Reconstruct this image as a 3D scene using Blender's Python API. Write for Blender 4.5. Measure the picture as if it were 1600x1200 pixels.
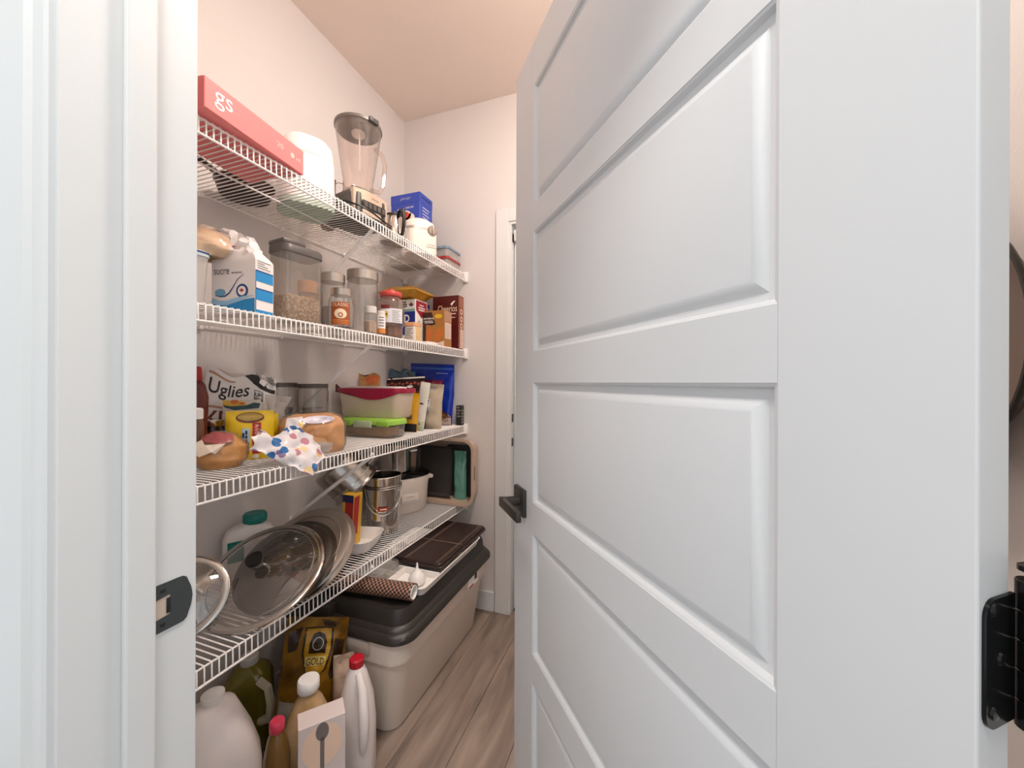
import bpy, bmesh, math, random
from mathutils import Vector, Matrix, noise

random.seed(7)
noise.seed_set(11)
scn = bpy.context.scene
C = scn.collection
for o in list(bpy.data.objects):
    bpy.data.objects.remove(o)
R = math.radians

# ---------------------------------------------------------------- camera, light, exposure
cam_d = bpy.data.cameras.new('camera')
cam = bpy.data.objects.new('camera', cam_d)
C.objects.link(cam)
cam_d.sensor_width = 36.0
cam_d.lens = 13.5
cam_d.shift_y = -2.0 / 1600
cam_d.clip_start = 0.01
cam.matrix_world = Matrix.Translation((0, 0, 1.24)) @ Matrix.Rotation(R(19.54), 4, 'Z') @ Matrix.Rotation(R(90), 4, 'X') @ Matrix.Rotation(0.0035, 4, 'Z')
scn.camera = cam
if hasattr(scn, 'cycles'):
    scn.cycles.transparent_max_bounces = 32
    scn.cycles.max_bounces = 16
    scn.cycles.diffuse_bounces = 8

world = bpy.data.worlds.new('world')
scn.world = world
world.use_nodes = True
bg = world.node_tree.nodes['Background']
bg.inputs[0].default_value = (0.90, 0.955, 1.0, 1)
bg.inputs[1].default_value = 0.60

scn.view_settings.view_transform = 'Standard'
scn.view_settings.look = 'None'
scn.view_settings.gamma = 1.0
scn.view_settings.use_curve_mapping = False
scn.view_settings.exposure = 0.82

PANTRY_LAMP = 66.0      # emission of the pantry ceiling lamp
HALL_LAMP = 33.0        # emission of the hall ceiling lamp


# ---------------------------------------------------------------- materials
def lin(h):
    h = h.lstrip('#')
    v = [int(h[i:i + 2], 16) / 255 for i in (0, 2, 4)]
    return tuple((c / 12.92 if c <= 0.04045 else ((c + 0.055) / 1.055) ** 2.4) for c in v) + (1,)


MATS = {}


def M(name, col, rough=0.5, metal=0.0, spec=0.5, bump=None, var=None, emit=0.0, coat=0.0, trans=0.0):
    if name in MATS:
        return MATS[name]
    m = bpy.data.materials.new(name)
    m.use_nodes = True
    nt = m.node_tree
    p = nt.nodes['Principled BSDF']
    p.inputs['Base Color'].default_value = lin(col)
    p.inputs['Roughness'].default_value = rough
    p.inputs['Metallic'].default_value = metal
    p.inputs['Specular IOR Level'].default_value = spec
    p.inputs['Coat Weight'].default_value = coat
    if trans:
        p.inputs['Subsurface Weight'].default_value = trans
        p.inputs['Subsurface Radius'].default_value = (0.02, 0.02, 0.02)
    if emit:
        p.inputs['Emission Color'].default_value = lin(col)
        p.inputs['Emission Strength'].default_value = emit
    tc = None
    if bump or var:
        tc = nt.nodes.new('ShaderNodeTexCoord')
    if var:                                     # (scale, second colour, amount)
        n = nt.nodes.new('ShaderNodeTexNoise')
        n.inputs['Scale'].default_value = var[0]
        n.inputs['Detail'].default_value = 5
        nt.links.new(tc.outputs['Object'], n.inputs['Vector'])
        r = nt.nodes.new('ShaderNodeValToRGB')
        r.color_ramp.elements[0].position = 0.5 - var[2] / 2
        r.color_ramp.elements[1].position = 0.5 + var[2] / 2
        r.color_ramp.elements[0].color = lin(col)
        r.color_ramp.elements[1].color = lin(var[1])
        nt.links.new(n.outputs['Fac'], r.inputs['Fac'])
        nt.links.new(r.outputs['Color'], p.inputs['Base Color'])
    if bump:                                    # (scale, distance)
        n = nt.nodes.new('ShaderNodeTexNoise')
        n.inputs['Scale'].default_value = bump[0]
        n.inputs['Detail'].default_value = 4
        nt.links.new(tc.outputs['Object'], n.inputs['Vector'])
        b = nt.nodes.new('ShaderNodeBump')
        b.inputs['Distance'].default_value = bump[1]
        b.inputs['Strength'].default_value = 0.6
        nt.links.new(n.outputs['Fac'], b.inputs['Height'])
        nt.links.new(b.outputs['Normal'], p.inputs['Normal'])
    MATS[name] = m
    return m


def clear(name, tint='ffffff', gloss=0.12, rough=0.05, haze=0.0, hazecol='ffffff', edge=0.45):
    """thin clear glass or plastic: tinted see-through, a gloss coat and some milky haze"""
    if name in MATS:
        return MATS[name]
    m = bpy.data.materials.new(name)
    m.use_nodes = True
    nt = m.node_tree
    nt.nodes.remove(nt.nodes['Principled BSDF'])
    out = nt.nodes['Material Output']
    t = nt.nodes.new('ShaderNodeBsdfTransparent')
    lw = nt.nodes.new('ShaderNodeLayerWeight')
    p2 = nt.nodes.new('ShaderNodeMath')
    p2.operation = 'POWER'
    p2.inputs[1].default_value = 3.0
    nt.links.new(lw.outputs['Facing'], p2.inputs[0])
    ec = nt.nodes.new('ShaderNodeMixRGB')           # the wall is longer, so darker, at a grazing angle
    c0 = lin(tint)
    ec.inputs[1].default_value = c0
    ec.inputs[2].default_value = (c0[0] * edge, c0[1] * edge, c0[2] * edge, 1)
    nt.links.new(p2.outputs[0], ec.inputs[0])
    nt.links.new(ec.outputs[0], t.inputs[0])
    d = nt.nodes.new('ShaderNodeBsdfDiffuse')
    d.inputs[0].default_value = lin(hazecol)
    g = nt.nodes.new('ShaderNodeBsdfGlossy')
    g.inputs[0].default_value = (1, 1, 1, 1)
    g.inputs['Roughness'].default_value = rough
    fr = nt.nodes.new('ShaderNodeLayerWeight')
    pw = nt.nodes.new('ShaderNodeMath')
    pw.operation = 'POWER'
    pw.inputs[1].default_value = 3.0
    nt.links.new(fr.outputs['Facing'], pw.inputs[0])
    mx = nt.nodes.new('ShaderNodeMath')
    mx.operation = 'MULTIPLY_ADD'
    mx.inputs[1].default_value = 0.55
    mx.inputs[2].default_value = gloss * 0.4
    nt.links.new(pw.outputs[0], mx.inputs[0])
    m1 = nt.nodes.new('ShaderNodeMixShader')
    m1.inputs[0].default_value = haze
    nt.links.new(t.outputs[0], m1.inputs[1])
    nt.links.new(d.outputs[0], m1.inputs[2])
    m2 = nt.nodes.new('ShaderNodeMixShader')
    nt.links.new(mx.outputs[0], m2.inputs[0])
    nt.links.new(m1.outputs[0], m2.inputs[1])
    nt.links.new(g.outputs[0], m2.inputs[2])
    nt.links.new(m2.outputs[0], out.inputs['Surface'])
    MATS[name] = m
    return m


def wood_floor():
    m = bpy.data.materials.new('floor_plank')
    m.use_nodes = True
    nt = m.node_tree
    p = nt.nodes['Principled BSDF']
    tc = nt.nodes.new('ShaderNodeTexCoord')
    oi = nt.nodes.new('ShaderNodeObjectInfo')
    mp = nt.nodes.new('ShaderNodeMapping')
    mp.inputs['Scale'].default_value = (9, 1.1, 1)
    nt.links.new(tc.outputs['Object'], mp.inputs['Vector'])
    cmb = nt.nodes.new('ShaderNodeCombineXYZ')
    ml = nt.nodes.new('ShaderNodeMath')
    ml.operation = 'MULTIPLY'
    ml.inputs[1].default_value = 37
    nt.links.new(oi.outputs['Random'], ml.inputs[0])
    nt.links.new(ml.outputs[0], cmb.inputs[1])
    nt.links.new(cmb.outputs[0], mp.inputs['Location'])
    n = nt.nodes.new('ShaderNodeTexNoise')
    n.inputs['Scale'].default_value = 2.2
    n.inputs['Detail'].default_value = 7
    n.inputs['Distortion'].default_value = 0.7
    nt.links.new(mp.outputs[0], n.inputs['Vector'])
    r = nt.nodes.new('ShaderNodeValToRGB')
    e = r.color_ramp.elements
    e[0].position = 0.28
    e[0].color = lin('685A52')
    e[1].position = 0.75
    e[1].color = lin('9F8E81')
    x = r.color_ramp.elements.new(0.5)
    x.color = lin('86776C')
    nt.links.new(n.outputs['Fac'], r.inputs['Fac'])
    hs = nt.nodes.new('ShaderNodeHueSaturation')
    mm = nt.nodes.new('ShaderNodeMapRange')
    mm.inputs['To Min'].default_value = 0.88
    mm.inputs['To Max'].default_value = 1.1
    nt.links.new(oi.outputs['Random'], mm.inputs[0])
    nt.links.new(mm.outputs[0], hs.inputs['Value'])
    nt.links.new(r.outputs['Color'], hs.inputs['Color'])
    nt.links.new(hs.outputs[0], p.inputs['Base Color'])
    p.inputs['Roughness'].default_value = 0.42
    b = nt.nodes.new('ShaderNodeBump')
    b.inputs['Distance'].default_value = 0.0006
    nt.links.new(n.outputs['Fac'], b.inputs['Height'])
    nt.links.new(b.outputs[0], p.inputs['Normal'])
    return m


def voro(name, base, cols, scale, cut, rough=0.3, alt=None):
    """printed dots / flakes: voronoi cells of random colour on a base colour"""
    m = bpy.data.materials.new(name)
    m.use_nodes = True
    nt = m.node_tree
    p = nt.nodes['Principled BSDF']
    tc = nt.nodes.new('ShaderNodeTexCoord')
    v = nt.nodes.new('ShaderNodeTexVoronoi')
    v.inputs['Scale'].default_value = scale
    nt.links.new(tc.outputs['Object'], v.inputs['Vector'])
    sep = nt.nodes.new('ShaderNodeSeparateColor')
    nt.links.new(v.outputs['Color'], sep.inputs[0])
    r = nt.nodes.new('ShaderNodeValToRGB')
    r.color_ramp.interpolation = 'CONSTANT'
    while len(r.color_ramp.elements) < len(cols):
        r.color_ramp.elements.new(0.5)
    for i, c in enumerate(cols):
        r.color_ramp.elements[i].position = i / len(cols)
        r.color_ramp.elements[i].color = lin(c)
    nt.links.new(sep.outputs[0], r.inputs['Fac'])
    lt = nt.nodes.new('ShaderNodeMath')
    lt.operation = 'LESS_THAN'
    lt.inputs[1].default_value = cut
    nt.links.new(v.outputs['Distance'], lt.inputs[0])
    mx = nt.nodes.new('ShaderNodeMixRGB')
    mx.inputs[1].default_value = lin(base)
    nt.links.new(lt.outputs[0], mx.inputs[0])
    nt.links.new(r.outputs[0], mx.inputs[2])
    nt.links.new(mx.outputs[0], p.inputs['Base Color'])
    p.inputs['Roughness'].default_value = rough
    if alt:
        b = nt.nodes.new('ShaderNodeBump')
        b.inputs['Distance'].default_value = alt
        b.invert = True
        nt.links.new(v.outputs['Distance'], b.inputs['Height'])
        nt.links.new(b.outputs[0], p.inputs['Normal'])
    MATS[name] = m
    return m


def weave(name):
    m = bpy.data.materials.new(name)
    m.use_nodes = True
    nt = m.node_tree
    p = nt.nodes['Principled BSDF']
    uv = nt.nodes.new('ShaderNodeUVMap')
    c = nt.nodes.new('ShaderNodeTexChecker')
    c.inputs['Scale'].default_value = 30
    c.inputs[1].default_value = lin('2A1D19')
    c.inputs[2].default_value = lin('A8806E')
    nt.links.new(uv.outputs[0], c.inputs['Vector'])
    nt.links.new(c.outputs[0], p.inputs['Base Color'])
    b = nt.nodes.new('ShaderNodeBump')
    b.inputs['Distance'].default_value = 0.002
    nt.links.new(c.outputs['Fac'], b.inputs['Height'])
    nt.links.new(b.outputs[0], p.inputs['Normal'])
    p.inputs['Roughness'].default_value = 0.4
    return m


WHITE = M('wall_paint', 'D6D2D0', 0.75, bump=(220, 0.0006))
CEIL = M('ceiling_paint', 'EDE0D6', 0.85, bump=(160, 0.001))
TRIM = M('trim_paint', 'D7D9D9', 0.42)
DOORM = M('door_paint', 'D3D5D7', 0.4)
WIRE = M('white_coated_wire', 'F2F0EE', 0.35)
STEEL = M('polished_steel', 'C9C5C0', 0.16, 1.0)
BRUSH = M('brushed_steel', 'BFB8B0', 0.32, 1.0)
BLACKMETAL = M('black_metal', '2A2A29', 0.38, 0.4)
IRON = M('dark_bronze_metal', '4A4744', 0.38, 0.7)
BLACKP = M('black_plastic', '161616', 0.35)
DKGREY = M('dark_grey_plastic', '4A4A4B', 0.35)
WHITEP = M('white_plastic', 'F1EFED', 0.35)
IVORY = M('ivory_plastic', 'DCD2C8', 0.4)
PAPER = M('white_paper', 'EFECE8', 0.6)
PRINTW = M('white_print', 'FBF7F5', 0.5)
PRINTK = M('black_print', '1C1A1A', 0.5)
PRINTG = M('grey_print', '8A8683', 0.5)
GLASS = clear('clear_glass', 'F3F3F2', 0.2, 0.05, 0.09, 'DAD6D2', 0.3)
PLAST = clear('clear_plastic', 'F8F7F6', 0.1, 0.12, 0.10, 'E6E2DF')
FROST = clear('frosted_plastic', 'F8F7F5', 0.1, 0.25, 0.45, 'E4E0DC')
SMOKE = clear('smoked_plastic', 'DAD8D6', 0.15, 0.08, 0.10, 'C8C4C0')


# ---------------------------------------------------------------- geometry helpers: every geometry is (verts, faces)
def box(x0, x1, y0, y1, z0, z1):
    v = [(x, y, z) for z in (z0, z1) for y in (y0, y1) for x in (x0, x1)]
    f = [(0, 2, 3, 1), (4, 5, 7, 6), (0, 1, 5, 4), (2, 6, 7, 3), (0, 4, 6, 2), (1, 3, 7, 5)]
    return v, f


def bbox(x0, x1, y0, y1, z0, z1, b=0.002, seg=2):
    bm = bmesh.new()
    bmesh.ops.create_cube(bm, size=1)
    for v in bm.verts:
        v.co = Vector(((x0 + x1) / 2 + v.co.x * (x1 - x0), (y0 + y1) / 2 + v.co.y * (y1 - y0), (z0 + z1) / 2 + v.co.z * (z1 - z0)))
    bmesh.ops.bevel(bm, geom=list(bm.edges), offset=b, segments=seg, profile=0.5, affect='EDGES')
    g = ([tuple(v.co) for v in bm.verts], None)
    bm.verts.index_update()
    g = (g[0], [tuple(v.index for v in f.verts) for f in bm.faces])
    bm.free()
    return g


def join(*gs):
    V, F = [], []
    for v, f in gs:
        n = len(V)
        V += list(v)
        F += [tuple(i + n for i in q) for q in f]
    return V, F


def xf(g, m):
    return [tuple(m @ Vector(v)) for v in g[0]], g[1]


def mv(g, x=0, y=0, z=0):
    return [(a + x, b + y, c + z) for a, b, c in g[0]], g[1]


def rot(g, ang, axis):
    return xf(g, Matrix.Rotation(R(ang), 4, axis))


def loft(loops, c0=True, c1=True, closed=True):
    n = len(loops[0])
    V = [tuple(p) for l in loops for p in l]
    F = []
    for i in range(len(loops) - 1):
        for j in range(n if closed else n - 1):
            k = (j + 1) % n
            F.append((i * n + j, i * n + k, (i + 1) * n + k, (i + 1) * n + j))
    if c0:
        F.append(tuple(range(n - 1, -1, -1)))
    if c1:
        F.append(tuple((len(loops) - 1) * n + j for j in range(n)))
    return V, F


def lathe(prof, n=32, c0=True, c1=True):
    return loft([[(r * math.cos(2 * math.pi * j / n), r * math.sin(2 * math.pi * j / n), z) for j in range(n)] for r, z in prof], c0, c1)


def rr(w, d, r, n=5):
    """rounded rectangle loop"""
    r = min(r, w / 2 - 1e-4, d / 2 - 1e-4)
    out = []
    for cx, cy, a in ((w / 2 - r, d / 2 - r, 0), (-w / 2 + r, d / 2 - r, 90), (-w / 2 + r, -d / 2 + r, 180), (w / 2 - r, -d / 2 + r, 270)):
        for i in range(n + 1):
            t = R(a + 90 * i / n)
            out.append((cx + r * math.cos(t), cy + r * math.sin(t)))
    return out


def rloft(secs, n=5, c0=True, c1=True):
    """secs: (w, d, r, z[, dx, dy])"""
    L = []
    for s in secs:
        dx, dy = (s[4], s[5]) if len(s) > 4 else (0, 0)
        L.append([(x + dx, y + dy, s[3]) for x, y in rr(s[0], s[1], s[2], n)])
    return loft(L, c0, c1)


def tube(path, r, n=6, closed=False):
    P = [Vector(p) for p in path]
    m = len(P)
    L = []
    up = Vector((0, 0, 1))
    prev = None
    for i in range(m):
        if closed:
            t = (P[(i + 1) % m] - P[i - 1]).normalized()
        else:
            t = (P[min(i + 1, m - 1)] - P[max(i - 1, 0)]).normalized()
        if prev is None:
            a = t.cross(up if abs(t.z) < 0.9 else Vector((1, 0, 0))).normalized()
        else:
            a = (prev - t * prev.dot(t)).normalized()
        prev = a
        b = t.cross(a)
        rad = r[i] if isinstance(r, (list, tuple)) else r
        L.append([tuple(P[i] + (a * math.cos(2 * math.pi * k / n) + b * math.sin(2 * math.pi * k / n)) * rad) for k in range(n)])
    if closed:
        L.append(L[0])
        return loft(L, False, False)
    return loft(L)


def prism(poly, y0, y1):
    """polygon in x,z extruded along y"""
    return loft([[(x, y0, z) for x, z in poly], [(x, y1, z) for x, z in poly]])


def arc(cx, cz, r, a0, a1, n, rz=None):
    rz = rz or r
    return [(cx + r * math.cos(R(a0 + (a1 - a0) * i / n)), cz + rz * math.sin(R(a0 + (a1 - a0) * i / n))) for i in range(n + 1)]


# flat print: 2-D geometry (x, 0, z) mapped on a surface
def rect2(x0, x1, z0, z1, nx=1, nz=1):
    V = [(x0 + (x1 - x0) * i / nx, 0, z0 + (z1 - z0) * j / nz) for j in range(nz + 1) for i in range(nx + 1)]
    F = [(j * (nx + 1) + i, j * (nx + 1) + i + 1, (j + 1) * (nx + 1) + i + 1, (j + 1) * (nx + 1) + i) for j in range(nz) for i in range(nx)]
    return V, F


def disc2(cx, cz, rx, rz=None, n=20, r0=0.0):
    rz = rz or rx
    rings = 3
    V, F = [], []
    for k in range(rings + 1):
        q = r0 + (1 - r0) * k / rings
        q = max(q, 0.02)
        V += [(cx + rx * q * math.cos(2 * math.pi * j / n), 0, cz + rz * q * math.sin(2 * math.pi * j / n)) for j in range(n)]
    for k in range(rings):
        for j in range(n):
            F.append((k * n + j, k * n + (j + 1) % n, (k + 1) * n + (j + 1) % n, (k + 1) * n + j))
    return V, F


def poly2(pts):
    return [(x, 0, z) for x, z in pts], [tuple(range(len(pts)))]


def strip2(pts, w):
    V, F = [], []
    for i, (x, z) in enumerate(pts):
        a = pts[max(i - 1, 0)]
        b = pts[min(i + 1, len(pts) - 1)]
        dx, dz = b[0] - a[0], b[1] - a[1]
        l = math.hypot(dx, dz) or 1
        ww = w[i] if isinstance(w, list) else w
        V += [(x - dz / l * ww / 2, 0, z + dx / l * ww / 2), (x + dz / l * ww / 2, 0, z - dx / l * ww / 2)]
    for i in range(len(pts) - 1):
        F.append((2 * i, 2 * i + 1, 2 * i + 3, 2 * i + 2))
    return V, F


_txt = {}


def text2(s, size, cx, cz, w=None, shear=0.0, bold=0.0, align='CENTER'):
    key = (s, shear, bold, align)
    if key not in _txt:
        cu = bpy.data.curves.new('t', 'FONT')
        cu.body = s
        cu.size = 1
        cu.align_x = align
        cu.shear = shear
        cu.offset = bold
        cu.resolution_u = 3
        o = bpy.data.objects.new('t', cu)
        C.objects.link(o)
        bpy.context.view_layer.update()
        me = bpy.data.meshes.new_from_object(o.evaluated_get(bpy.context.evaluated_depsgraph_get()))
        _txt[key] = ([tuple(v.co) for v in me.vertices], [tuple(p.vertices) for p in me.polygons])
        bpy.data.objects.remove(o)
        bpy.data.curves.remove(cu)
        bpy.data.meshes.remove(me)
    V, F = _txt[key]
    sx = size
    if w and V:
        ww = max(v[0] for v in V) - min(v[0] for v in V)
        sx = w / ww
    return [(cx + v[0] * sx, 0, cz + v[1] * size) for v in V], F


def fine(g, l=0.009):
    """split a flat print so that it follows a curved surface"""
    bm = bmesh.new()
    vs = [bm.verts.new(v) for v in g[0]]
    for q in g[1]:
        try:
            bm.faces.new([vs[i] for i in q])
        except ValueError:
            pass
    bmesh.ops.triangulate(bm, faces=bm.faces[:])
    for k in range(5):
        es = [e for e in bm.edges if e.calc_length() > l]
        if not es:
            break
        bmesh.ops.subdivide_edges(bm, edges=es, cuts=1)
        bmesh.ops.triangulate(bm, faces=bm.faces[:])
    bm.verts.index_update()
    out = ([tuple(v.co) for v in bm.verts], [tuple(v.index for v in q.verts) for q in bm.faces])
    bm.free()
    return out


def onface(g, f, curved=False):
    """map (x,0,z) print through f(x,z) -> point"""
    if curved:
        g = fine(g)
    return [tuple(f(v[0], v[2])) for v in g[0]], g[1]


E_ = 0.0007


def ffront(y):
    return lambda x, z: (x, y - E_, z)


def fside(x):
    return lambda u, z: (x + E_, u, z)


def fcyl(r):
    return lambda u, z: ((r + E_) * math.sin(u / r), -(r + E_) * math.cos(u / r), z)


def scrawl2(cx, cz, w, h, seed=1, th=None, n=14):
    """handwriting too small to read: one wavy pen stroke"""
    rnd = random.Random(seed)
    pts = []
    for i in range(n * 2):
        x = cx - w / 2 + w * i / (n * 2 - 1)
        z = cz + h * (0.5 if i % 2 else -0.5) * rnd.uniform(0.35, 1.0)
        pts.append((x + rnd.uniform(-0.2, 0.2) * w / n, z))
    return strip2(pts, th or h * 0.16)


def rows2(cx, cz, w, h, rows, seed=1):
    """print too small to read: short blocks in rows"""
    rnd = random.Random(seed)
    out = []
    for r in range(rows):
        x = cx - w / 2
        z = cz - r * h * 1.5
        while x < cx + w / 2 - w * 0.08:
            l = w * rnd.uniform(0.10, 0.26)
            out.append(rect2(x, min(x + l, cx + w / 2), z, z + h))
            x += l + w * 0.05
    return join(*out)


# ---------------------------------------------------------------- objects
def mesh(name, g, mat, smooth=40):
    me = bpy.data.meshes.new(name)
    me.from_pydata(g[0], [], g[1])
    me.validate()
    if smooth:
        me.polygons.foreach_set('use_smooth', [True] * len(me.polygons))
        me.update()
        me.set_sharp_from_angle(angle=R(smooth))
    me.materials.append(mat)
    return me


def part(name, g, mat, parent, label=None, smooth=40, recalc=True):
    me = mesh(name, g, mat, smooth)
    if recalc:
        bm = bmesh.new()
        bm.from_mesh(me)
        bmesh.ops.recalc_face_normals(bm, faces=bm.faces)
        bm.to_mesh(me)
        bm.free()
    o = bpy.data.objects.new(name, me)
    C.objects.link(o)
    o.parent = parent
    if label:
        o['label'] = label
    return o


def prt(g, mat, parent, name='lettering', label=None):
    return part(name, g, mat, parent, label, smooth=0, recalc=False)


def tag(o, label, cat, group=None):
    o['label'] = label
    o['category'] = cat
    if group:
        o['group'] = group
    return o


def thing(name, label, cat, loc, rz=0, group=None, rx=0, ry=0):
    o = bpy.data.objects.new(name, None)
    C.objects.link(o)
    o.empty_display_size = 0.02
    o.matrix_world = Matrix.Translation(loc) @ Matrix.Rotation(R(rz), 4, 'Z') @ Matrix.Rotation(R(ry), 4, 'Y') @ Matrix.Rotation(R(rx), 4, 'X')
    return tag(o, label, cat, group)


def struct(name, g, mat, parent=None, smooth=18):
    o = part(name, g, mat, parent, smooth=smooth)
    if parent is None:
        o['kind'] = 'structure'
    return o


def sempty(name, loc=(0, 0, 0), rz=0):
    o = bpy.data.objects.new(name, None)
    C.objects.link(o)
    o.location = loc
    o.rotation_euler = (0, 0, R(rz))
    o['kind'] = 'structure'
    return o


def corner(X, Y, a, w, d, z):
    """centre of a box whose aisle-side, camera-side corner stands at X,Y"""
    a = R(a)
    return (X + math.cos(a) * -w / 2 - math.sin(a) * d / 2, Y + math.sin(a) * -w / 2 + math.cos(a) * d / 2, z)


# ================================================================ SETTING
XL, XR, YB, YF, YO, ZC = -1.37, 0.45, 1.935, 0.36, 0.225, 2.785
XJ, XK = -0.597, 0.245         # faces of the two door jambs

fl = sempty('floor')
part('subfloor', box(-1.9, 1.6, -1.6, YB + 0.3, -0.06, -0.006), M('subfloor', '6F665F', 0.8), fl)
FW = wood_floor()
PW, PL = 0.181, 1.22
pm = mesh('plank', bbox(-PW / 2 + 0.0006, PW / 2 - 0.0006, -PL / 2 + 0.0006, PL / 2 - 0.0006, -0.008, 0.0, 0.0012, 1), FW, 30)
for i in range(17):
    x = -0.612 + PW / 2 + (i - 7) * PW
    off = {5: 0.75, 6: 0.95, 7: 1.02, 8: 0.80}.get(i, (i * 0.43) % 1.22)
    for j in range(4):
        y = -1.9 + off + j * PL
        if y - PL / 2 > YB + 0.1:
            continue
        o = bpy.data.objects.new('plank', pm)
        C.objects.link(o)
        o.parent = fl
        o.location = (x, y, 0)
struct('ceiling', box(-2.2, 1.6, -2.0, YB + 0.2, ZC, ZC + 0.1), CEIL)
struct('wall_left', box(XL - 0.12, XL, YF - 0.02, YB + 0.12, -0.05, ZC), WHITE)
struct('wall_right', box(XR, XR + 0.12, YO, YB + 0.12, -0.05, ZC), WHITE)
DX0, DX1, DZ = -0.690, 0.09, 2.085          # opening of the far door
struct('wall_back', join(box(XL, DX0 - 0.014, YB, YB + 0.12, -0.05, ZC), box(DX1 + 0.014, XR, YB, YB + 0.12, -0.05, ZC),
                         box(DX0 - 0.014, DX1 + 0.014, YB, YB + 0.12, DZ + 0.014, ZC)), WHITE)
HEAD = 2.04
struct('wall_front', join(box(-2.2, XJ - 0.018, YO + 0.004, YF - 0.004, -0.05, ZC), box(XK + 0.018, 1.5, YO + 0.004, YF - 0.004, -0.05, ZC),
                          box(XJ - 0.018, XK + 0.018, YO + 0.004, YF - 0.004, HEAD + 0.018, ZC)), WHITE)
struct('baseboard_back', bbox(XL, DX0 - 0.093, YB - 0.013, YB, 0, 0.105, 0.003), TRIM)
struct('baseboard_left', bbox(XL, XL + 0.013, YF, YB - 0.013, 0, 0.105, 0.003), TRIM)

# left door jamb with its stop and strike plate
jl = struct('trim_1', bbox(XJ - 0.018, XJ, YO, YF, 0, HEAD, 0.001), TRIM)
jl['label'] = 'white door jamb on the left'
part('door_stop', bbox(XJ, XJ + 0.010, 0.278, 0.309, 0, HEAD, 0.0025), TRIM, jl, smooth=18)
SP = 0.945
sp = [(0.3095, SP - 0.031), (0.3095, SP + 0.031)] + [(0.349 - 0.008 + a, SP + 0.023 + b) for a, b in arc(0, 0, 0.008, 90, 0, 5)] + \
     [(0.353, SP + 0.012), (0.3545, SP), (0.353, SP - 0.012)] + [(0.349 - 0.008 + a, SP - 0.023 + b) for a, b in arc(0, 0, 0.008, 0, -90, 5)]
hole = [(0.3115, SP - 0.014), (0.3115, SP + 0.012), (0.3285, SP + 0.014), (0.3285, SP - 0.012)]
bm = bmesh.new()


def ring_plate(outer, inner, x0, x1):
    """flat plate with a hole, outer/inner loops in (y, z), built by bridging"""
    n = 48

    def samp(poly):
        cy = sum(p[0] for p in inner) / len(inner)
        cz = sum(p[1] for p in inner) / len(inner)
        out = []
        for k in range(n):
            a = 2 * math.pi * k / n
            d = (math.cos(a), math.sin(a))
            best = None
            for i in range(len(poly)):
                p, q = poly[i], poly[(i + 1) % len(poly)]
                ex, ez = q[0] - p[0], q[1] - p[1]
                det = d[0] * -ez + ex * d[1]
                if abs(det) < 1e-12:
                    continue
                t = ((p[0] - cy) * -ez + ex * (p[1] - cz)) / det
                u = (d[0] * (p[1] - cz) - d[1] * (p[0] - cy)) / det
                if t > 0 and -1e-6 <= u <= 1 + 1e-6 and (best is None or t > best):
                    best = t
            out.append((cy + d[0] * best, cz + d[1] * best))
        return out
    o, i = samp(outer), samp(inner)
    return loft([[(x0, a, b) for a, b in i], [(x0, a, b) for a, b in o], [(x1, a, b) for a, b in o], [(x1, a, b) for a, b in i], [(x0, a, b) for a, b in i]], False, False)


bm.free()
st = part('strike_plate', ring_plate(sp, hole, XJ + 0.0002, XJ + 0.0016), M('strike_metal', '4D5051', 0.35, 0.6), jl, 'dark metal strike plate')
part('latch_hole', box(XJ + 0.0002, XJ + 0.0008, 0.3112, 0.3288, SP - 0.015, SP + 0.015), M('raw_wood', 'C9B7A6', 0.8), st)
part('latch_tongue', bbox(XJ + 0.0008, XJ + 0.002, 0.324, 0.3285, SP - 0.010, SP + 0.010, 0.0004), BLACKMETAL, st)
for dz in (-0.022, 0.022):
    part('screw', rot(lathe([(0.0032, 0), (0.0028, 0.0008), (0.001, 0.0010)], 10), 90, 'Y') if False else xf(lathe([(0.0032, 0), (0.0028, 0.0008), (0.001, 0.0010)], 10), Matrix.Translation((XJ + 0.0016, 0.320, SP + dz)) @ Matrix.Rotation(R(90), 4, 'Y')), BLACKMETAL, st)
jr = struct('trim_2', bbox(XK, XK + 0.018, YO, YF, 0, HEAD, 0.001), TRIM)
part('door_stop', bbox(XK - 0.010, XK, 0.26, 0.29, 0, HEAD, 0.0025), TRIM, jr)
struct('trim_3', bbox(XJ - 0.018, XK + 0.018, YO, YF, HEAD, HEAD + 0.018, 0.001), TRIM)


def casing(x0, sgn):
    """stepped casing standing on the hall side of the wall"""
    prof = [(0.006, 0), (0.006, 0.009), (0.009, 0.012), (0.030, 0.012), (0.034, 0.0175), (0.085, 0.0175), (0.088, 0.014), (0.088, 0)]
    return loft([[(x0 + sgn * a, YO + 0.004 - b, z) for a, b in prof] for z in (0, HEAD + 0.03)])


struct('trim_4', casing(XJ, -1), TRIM)
struct('trim_5', casing(XK, 1), TRIM)
struct('trim_6', bbox(XJ - 0.09, XK + 0.09, YO - 0.012, YO + 0.004, HEAD + 0.03, HEAD + 0.11, 0.003), TRIM)

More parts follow.
